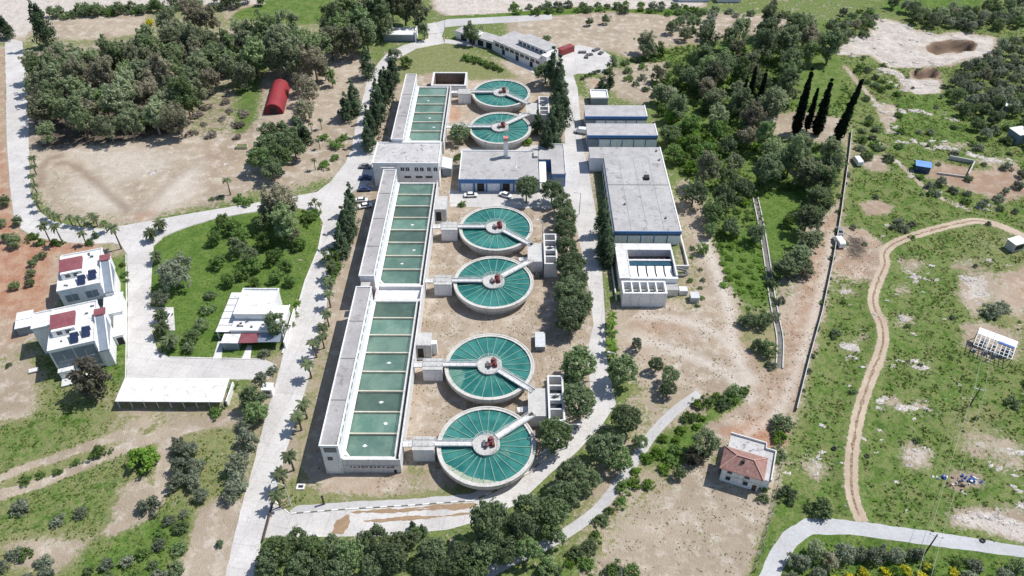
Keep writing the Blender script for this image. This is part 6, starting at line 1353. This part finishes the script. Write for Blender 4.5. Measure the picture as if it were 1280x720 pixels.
cover('bramble', 3500, lambda x, y: AT('green', x, y) > .55 and AT('paved', x, y) < .5 and AT('litter', x, y) > .1, (.4,1.0), leaf_mat('bramble_leaves', (0.1,0.16,0.04), (0.16,0.23,0.06)), 44, (40, 130, 150, 320))
cover('dry_tufts', 5500, lambda x, y: AT('paved', x, y) < .5 and AT('rock', x, y) < .4 and AT('green', x, y) < .5 and patch(x, y, 6)+patch(x+40, y, 2) > .95, (.08,.34), leaf_mat('dry_blades', (0.36,0.33,0.18), (0.28,0.29,0.13)), 45, (-45, 110, 62, 240), 5)
# ------------------------------------------------------------------ pale limestone outcrops
def boulder(seed, n=3):
    rs = np.random.RandomState(seed); V, F = [], []
    for q in range(n):
        c = np.array([rs.normal()*.5, rs.normal()*.35, 0]); s = rs.uniform(.35,.75)*np.array([1.25,.8,.42]); b = len(V); nu, nv = 10, 6
        ph = rs.rand(5)*6.28
        for j in range(nv+1):
            for i in range(nu):
                a, e = 2*math.pi*i/nu, -.6+(math.pi/2+.6)*j/nv; k = 1+.22*math.sin(3*a+ph[0])+.16*math.sin(5*a+ph[1]+2*e)+.12*math.sin(7*e+ph[2])+rs.normal()*.05
                V.append(c+s*k*np.array([math.cos(a)*math.cos(e), math.sin(a)*math.cos(e), math.sin(e)]))
        for j in range(nv):
            for i in range(nu): F.append((b+j*nu+i, b+j*nu+(i+1)%nu, b+(j+1)*nu+(i+1)%nu, b+(j+1)*nu+i))
    return mk('rock_outcrop', V, F, M['rock'])
ROCK = [boulder(60+k, 3+k % 4) for k in range(7)]; rrnd = random.Random(9)
ROCKS = []
def rubble(pts, n, w, seed):
    rs = random.Random(seed); L = smooth_line(pts, 8)
    for _ in range(n): a = rs.choice(L); rock(a[0]+rs.gauss(0, w), a[1]+rs.gauss(0, w*.6), rs.uniform(4, 9))
def rock(x, y, wpx, flat=1.0):
    X, Y = W(x, y); o = bpy.data.objects.new('rock_outcrop', rrnd.choice(ROCK)); C.objects.link(o); k = wpx*mpp(y)/1.75
    o.location = (X, Y, HZ(X, Y)-.08); o.rotation_euler = (0, 0, rrnd.uniform(-.5,.5)+(3.14 if rrnd.random() < .5 else 0)); o.scale = (k, k, min(k,1.0)*flat*.8); tag(o, None, 'rock', 'pale limestone outcrops'); ROCKS.append((o, wpx))
for q in [(1058,432,18),(1068,434,14),(1066,444,10),(1052,428,8),(1120,448,6),(1132,398,14),(1127,393,8),(1124,449,8),(1142,452,16),(1152,456,14),(1100,502,14),(1108,496,12),(1126,507,16),(1145,508,18),(1158,510,10),(1096,508,8),(1028,566,8),(1017,574,8),(1022,568,8),(1020,592,10),(1026,572,7),(985,592,8),(1138,572,9),(1145,563,9),(1160,560,8),(1134,580,7),(1056,364,10),(1060,362,8),(1095,392,7),(1212,323,6),(1234,324,7),(1263,330,6),(1205,345,12),(1150,345,10),(1160,348,8),(1140,340,10),(1165,330,8),(1236,256,8),(1215,258,5),(1195,186,12),(1180,184,14),(1165,186,10),(1215,194,14),(1230,196,14),(1245,200,12),(1278,568,14),(1240,580,10),(1247,585,8),(1272,612,12),(1278,630,12),(1090,122,10),(1094,130,9),(1086,124,8),(1150,138,10),(1130,140,9),(1160,142,9),(1105,98,8),(1112,102,8),(1120,106,8),(1126,102,7),(1100,92,7),(1172,78,10),(1180,74,9),(1165,74,9),(1190,72,9),(1120,76,12),(1135,78,12),(1110,72,10),(1150,74,10),(1096,174,9),(1122,176,8),(1168,174,12),(1180,176,10),(1108,280,8),(1105,294,5),(1205,650,10),(1215,645,10),(1225,642,12),(1240,648,10),(1192,652,8),(1255,652,10),(1078,460,6),(1029,531,7),(192,217,9),(196,214,7),(284,205,6),(126,198,4),(298,70,5)]: rock(*q)
rubble([(1098,84),(1120,92),(1138,106)], 16, 2, 1); rubble([(1100,125),(1112,150),(1128,178)], 12, 3, 2); rubble([(1125,137),(1160,138),(1200,150)], 10, 2, 3); rubble([(1140,176),(1190,184),(1240,196),(1262,202)], 22, 3, 4)
rubble([(1048,64),(1066,48),(1088,44),(1094,24),(1118,26)], 14, 2, 5); rubble([(1110,80),(1150,82),(1195,78),(1240,66)], 18, 3, 6); rubble([(1130,30),(1170,40),(1240,46)], 12, 3, 7); rubble([(1130,112),(1175,104)], 8, 3, 8); rubble([(1062,60),(1120,55),(1150,66)], 16, 9, 9)
for _ in range(70): rock(rrnd.uniform(1045, 1275), rrnd.uniform(290, 640), rrnd.uniform(2.5, 7))
rubble([(1196,646),(1230,640),(1275,655)], 14, 5, 10); rubble([(1265,560),(1275,600),(1280,640)], 12, 5, 11); rubble([(1205,345),(1240,352),(1225,375)], 12, 6, 12); rubble([(1105,190),(1140,215),(1200,255),(1250,262)], 14, 3, 13)
# rubbish heap with blue bags
def heap(px, py, seed, mats, n, spread, name, label):
    x, y = W(px, py); rs = random.Random(seed); t = thing(name, label, 'rubbish heap', (x, y, HZ(x,y)))
    for m, nn in mats:
        mb = MB()
        for k in range(nn):
            a, b = rs.gauss(0, spread), rs.gauss(0, spread*.6); s = rs.uniform(.15,.5); mb.bar((a,b,.05),(a+rs.uniform(-.6,.6),b+rs.uniform(-.5,.5),rs.uniform(.15,.6)),s,s*.5)
        mb.build('bags' if 'tarp' in m else 'debris', M[m], t, local=True)
heap(1178,596,1,(('tarp_blue',9),('white_clean',5)),0,.7,'rubbish_heap','left and smaller heap of blue and white rubbish in the green field')
heap(1217,600,2,(('tarp_blue',16),('white_clean',6)),0,.9,'rubbish_heap','right and larger heap of blue rubbish in the green field')
heap(1200,603,3,(('wood',14),('metal_pale',6)),0,1.4,'debris_pile','brown debris pile between the two blue rubbish heaps')
for px, py, lb in ((1043,560,'dark tyre lying in the grass left of the two-rut track'),(1083.5,570,'dark tyre lying in the grass right of the two-rut track'),(1228,676,'dark bush-like tyre stack on the upper edge of the country road')):
    x, y = W(px, py); z = HZ(x, y); mb = MB(); mb.ring((x,y),.55,.28,z,z+.3,20); o = mb.build('old_tyre', M['tyre']); tag(o, lb, 'tyre', 'old tyres')
x, y = W(655,455); t = thing('site_hut', 'white box hut lying in tree shade right of the second clarifier', 'hut', (*W(675,428),0)); x, y = W(675,430)
mb = MB(); mb.box(x-1.2,x+1.2,y-2.6,y+2.6,-.1,1.6); mb.build('wall', M['slate_blue'], t); mb = MB(); mb.box(x-1.3,x+1.3,y-2.7,y+2.7,1.6,1.75); mb.build('roof', M['metal_pale'], t)
x, y = W(303,185); t = thing('skip_bin', 'pale yellow-green open skip on the dirt field', 'skip', (x,y,0)); mb = MB(); mb.frame(x-2,x+2,y-.8,y+.8,.15,.1,1.2); mb.box(x-1.85,x+1.85,y-.65,y+.65,.1,.25); mb.build('body', surf('skip_paint',(0.55,0.55,0.35),(0.5,0.5,0.33),1.0), t); mb = MB(); mb.bar((x-1.9,y,.05),(x+1.9,y,.05),.2); mb.build('skid', M['wood'], t)
# ------------------------------------------------------------------ labels that single each plant and rock out, by what it stands nearest to
LM += [(n, *W(x, y)) for n, x, y in (('left road at the grove',30,130),('dirt field track fork',172,262),('yellow mimosa in the grove',70,100),('grove gap with bare earth',175,120),('far meadow',345,28),('curved road bend',455,130),('road fork by the lawn',405,255),('car park entrance',175,310),('lower car park corner',165,465),('sandy path bend',212,560),('bottom left corner',20,710),('white kiosk',337,492),('striped kerb corner',362,642),('manhole on the verge',376,609),('rust-stained road patch',440,650),('bottom road bend',620,640),('far gatehouse',495,50),('far garage row',590,50),('white paved forecourt',735,80),('shipping container',705,62),('pair of round trees on the dry field',748,35),('lane start at the bare yard',870,492),('lane end at the bottom edge',620,712),('bare yard',850,430),('meter hut',862,372),('dirt lane beside the long filter house',880,290),('drainage ditch top',945,248),('drainage ditch foot',975,460),('bright green plot',925,340),('boundary wall top',1063,170),('boundary wall foot',996,512),('four cypresses',1030,160),('quarry ledge',1100,66),('upper quarry pit',1190,60),('lower quarry pit',1158,95),('blue-roofed hut',1150,214),('dug yard',1195,213),('white van by the wall',1071,203),('burnt ground',1075,310),('track bend at the field shed',1220,280),('middle of the two-rut track',1100,430),('lower end of the two-rut track',1066,610),('blue rubbish heap',1200,600),('country road bend',1010,660),('lower utility pole',1156,692),('field utility pole',1213,506),('lower right corner',1270,710),('limestone ledge at the right edge',1240,645),('top edge of the woodland',980,40),('middle of the woodland',940,120),('right edge of the upper scrub',1270,80),('riverbank bend',880,14),('lawn centre',240,370),('red soil plot',30,350))]
ORD = ['nearest', 'second nearest', 'third nearest', 'fourth nearest', 'fifth nearest', 'sixth nearest', 'seventh nearest', 'eighth nearest']
def auto(items, fallback):
    by = {}
    for o, ph in items: by.setdefault(ph, []).append(o)
    for ph, os_ in by.items():
        P = np.array([tuple(o.location)[:2] for o in os_]); Lm = np.array([(a, b) for _, a, b in LM])
        D = np.hypot(P[:,None,0]-Lm[None,:,0], P[:,None,1]-Lm[None,:,1]); rank = D.argsort(0).argsort(0)
        for i, o in enumerate(os_):
            if o.get('label'): continue
            j = min(range(len(LM)), key=lambda q: rank[i,q]*9+D[i,q]); k = int(rank[i,j])
            if len(os_) == 1: o['label'] = f'lone {ph} near the {LM[j][0]}'
            elif k < 8: o['label'] = f'{ph} {ORD[k]} the {LM[j][0]}'
            else: o['label'] = fallback.format(ph)+(o['group'] if o.get('group') and 'outcrop' not in ph else '')
sizes = {}
for o, k, d in PLANTS: sizes.setdefault(k, []).append(d)
items = []
for o, k, d in PLANTS:
    ph = INFO[k][1]; s = sorted(sizes[k])
    if len(s) > 8: ph = ('small ' if d < s[len(s)//3] else 'large ' if d > s[2*len(s)//3] else 'mid-sized ')+ph
    items.append((o, ph))
auto(items, '{} deep inside the ')
auto([(o, 'broad pale limestone outcrop' if w_ >= 12 else 'small pale limestone outcrop') for o, w_ in ROCKS], '{} among the many scattered over the right-hand fields and quarry')
# ------------------------------------------------------------------ sky, sun, camera
EL, AZ = R(57), math.atan2(0.92, 0.38)                              # sun to the right and a little beyond the plant
wd = bpy.data.worlds.new('World'); S.world = wd; wd.use_nodes = True
nt = wd.node_tree; bg = nt.nodes['Background']; sk = nt.nodes.new('ShaderNodeTexSky'); sk.sky_type = 'NISHITA'; sk.sun_disc = False
sk.sun_elevation = EL; sk.sun_rotation = AZ; sk.dust_density = 0.6; nt.links.new(sk.outputs[0], bg.inputs[0]); bg.inputs[1].default_value = 0.115
sl = bpy.data.lights.new('sun', 'SUN'); sl.energy = 4.5; sl.angle = R(0.5); sl.color = (1, 0.965, 0.91)
so = bpy.data.objects.new('sun', sl); C.objects.link(so)
dv = Vector((0.92*math.cos(EL)/math.hypot(.92,.38), 0.38*math.cos(EL)/math.hypot(.92,.38), math.sin(EL)))
so.rotation_euler = dv.to_track_quat('Z', 'Y').to_euler(); so.location = dv*300
cd = bpy.data.cameras.new('camera'); co = bpy.data.objects.new('camera', cd); C.objects.link(co)
cd.sensor_width = 36; cd.lens = 36*FOC/1280; cd.clip_start = 1; cd.clip_end = 20000
co.location = (0, 0, HCAM); co.rotation_euler = (math.pi/2-TILT, 0, TH*1.0)
co.rotation_euler.z = TH
S.camera = co
S.view_settings.view_transform = 'Standard'; S.view_settings.look = 'None'; S.view_settings.gamma = 1; S.view_settings.exposure = 0.16; S.view_settings.use_curve_mapping = False
S.cycles.use_denoising = True; S.cycles.max_bounces = 8; S.cycles.diffuse_bounces = 5; S.cycles.transparent_max_bounces = 4
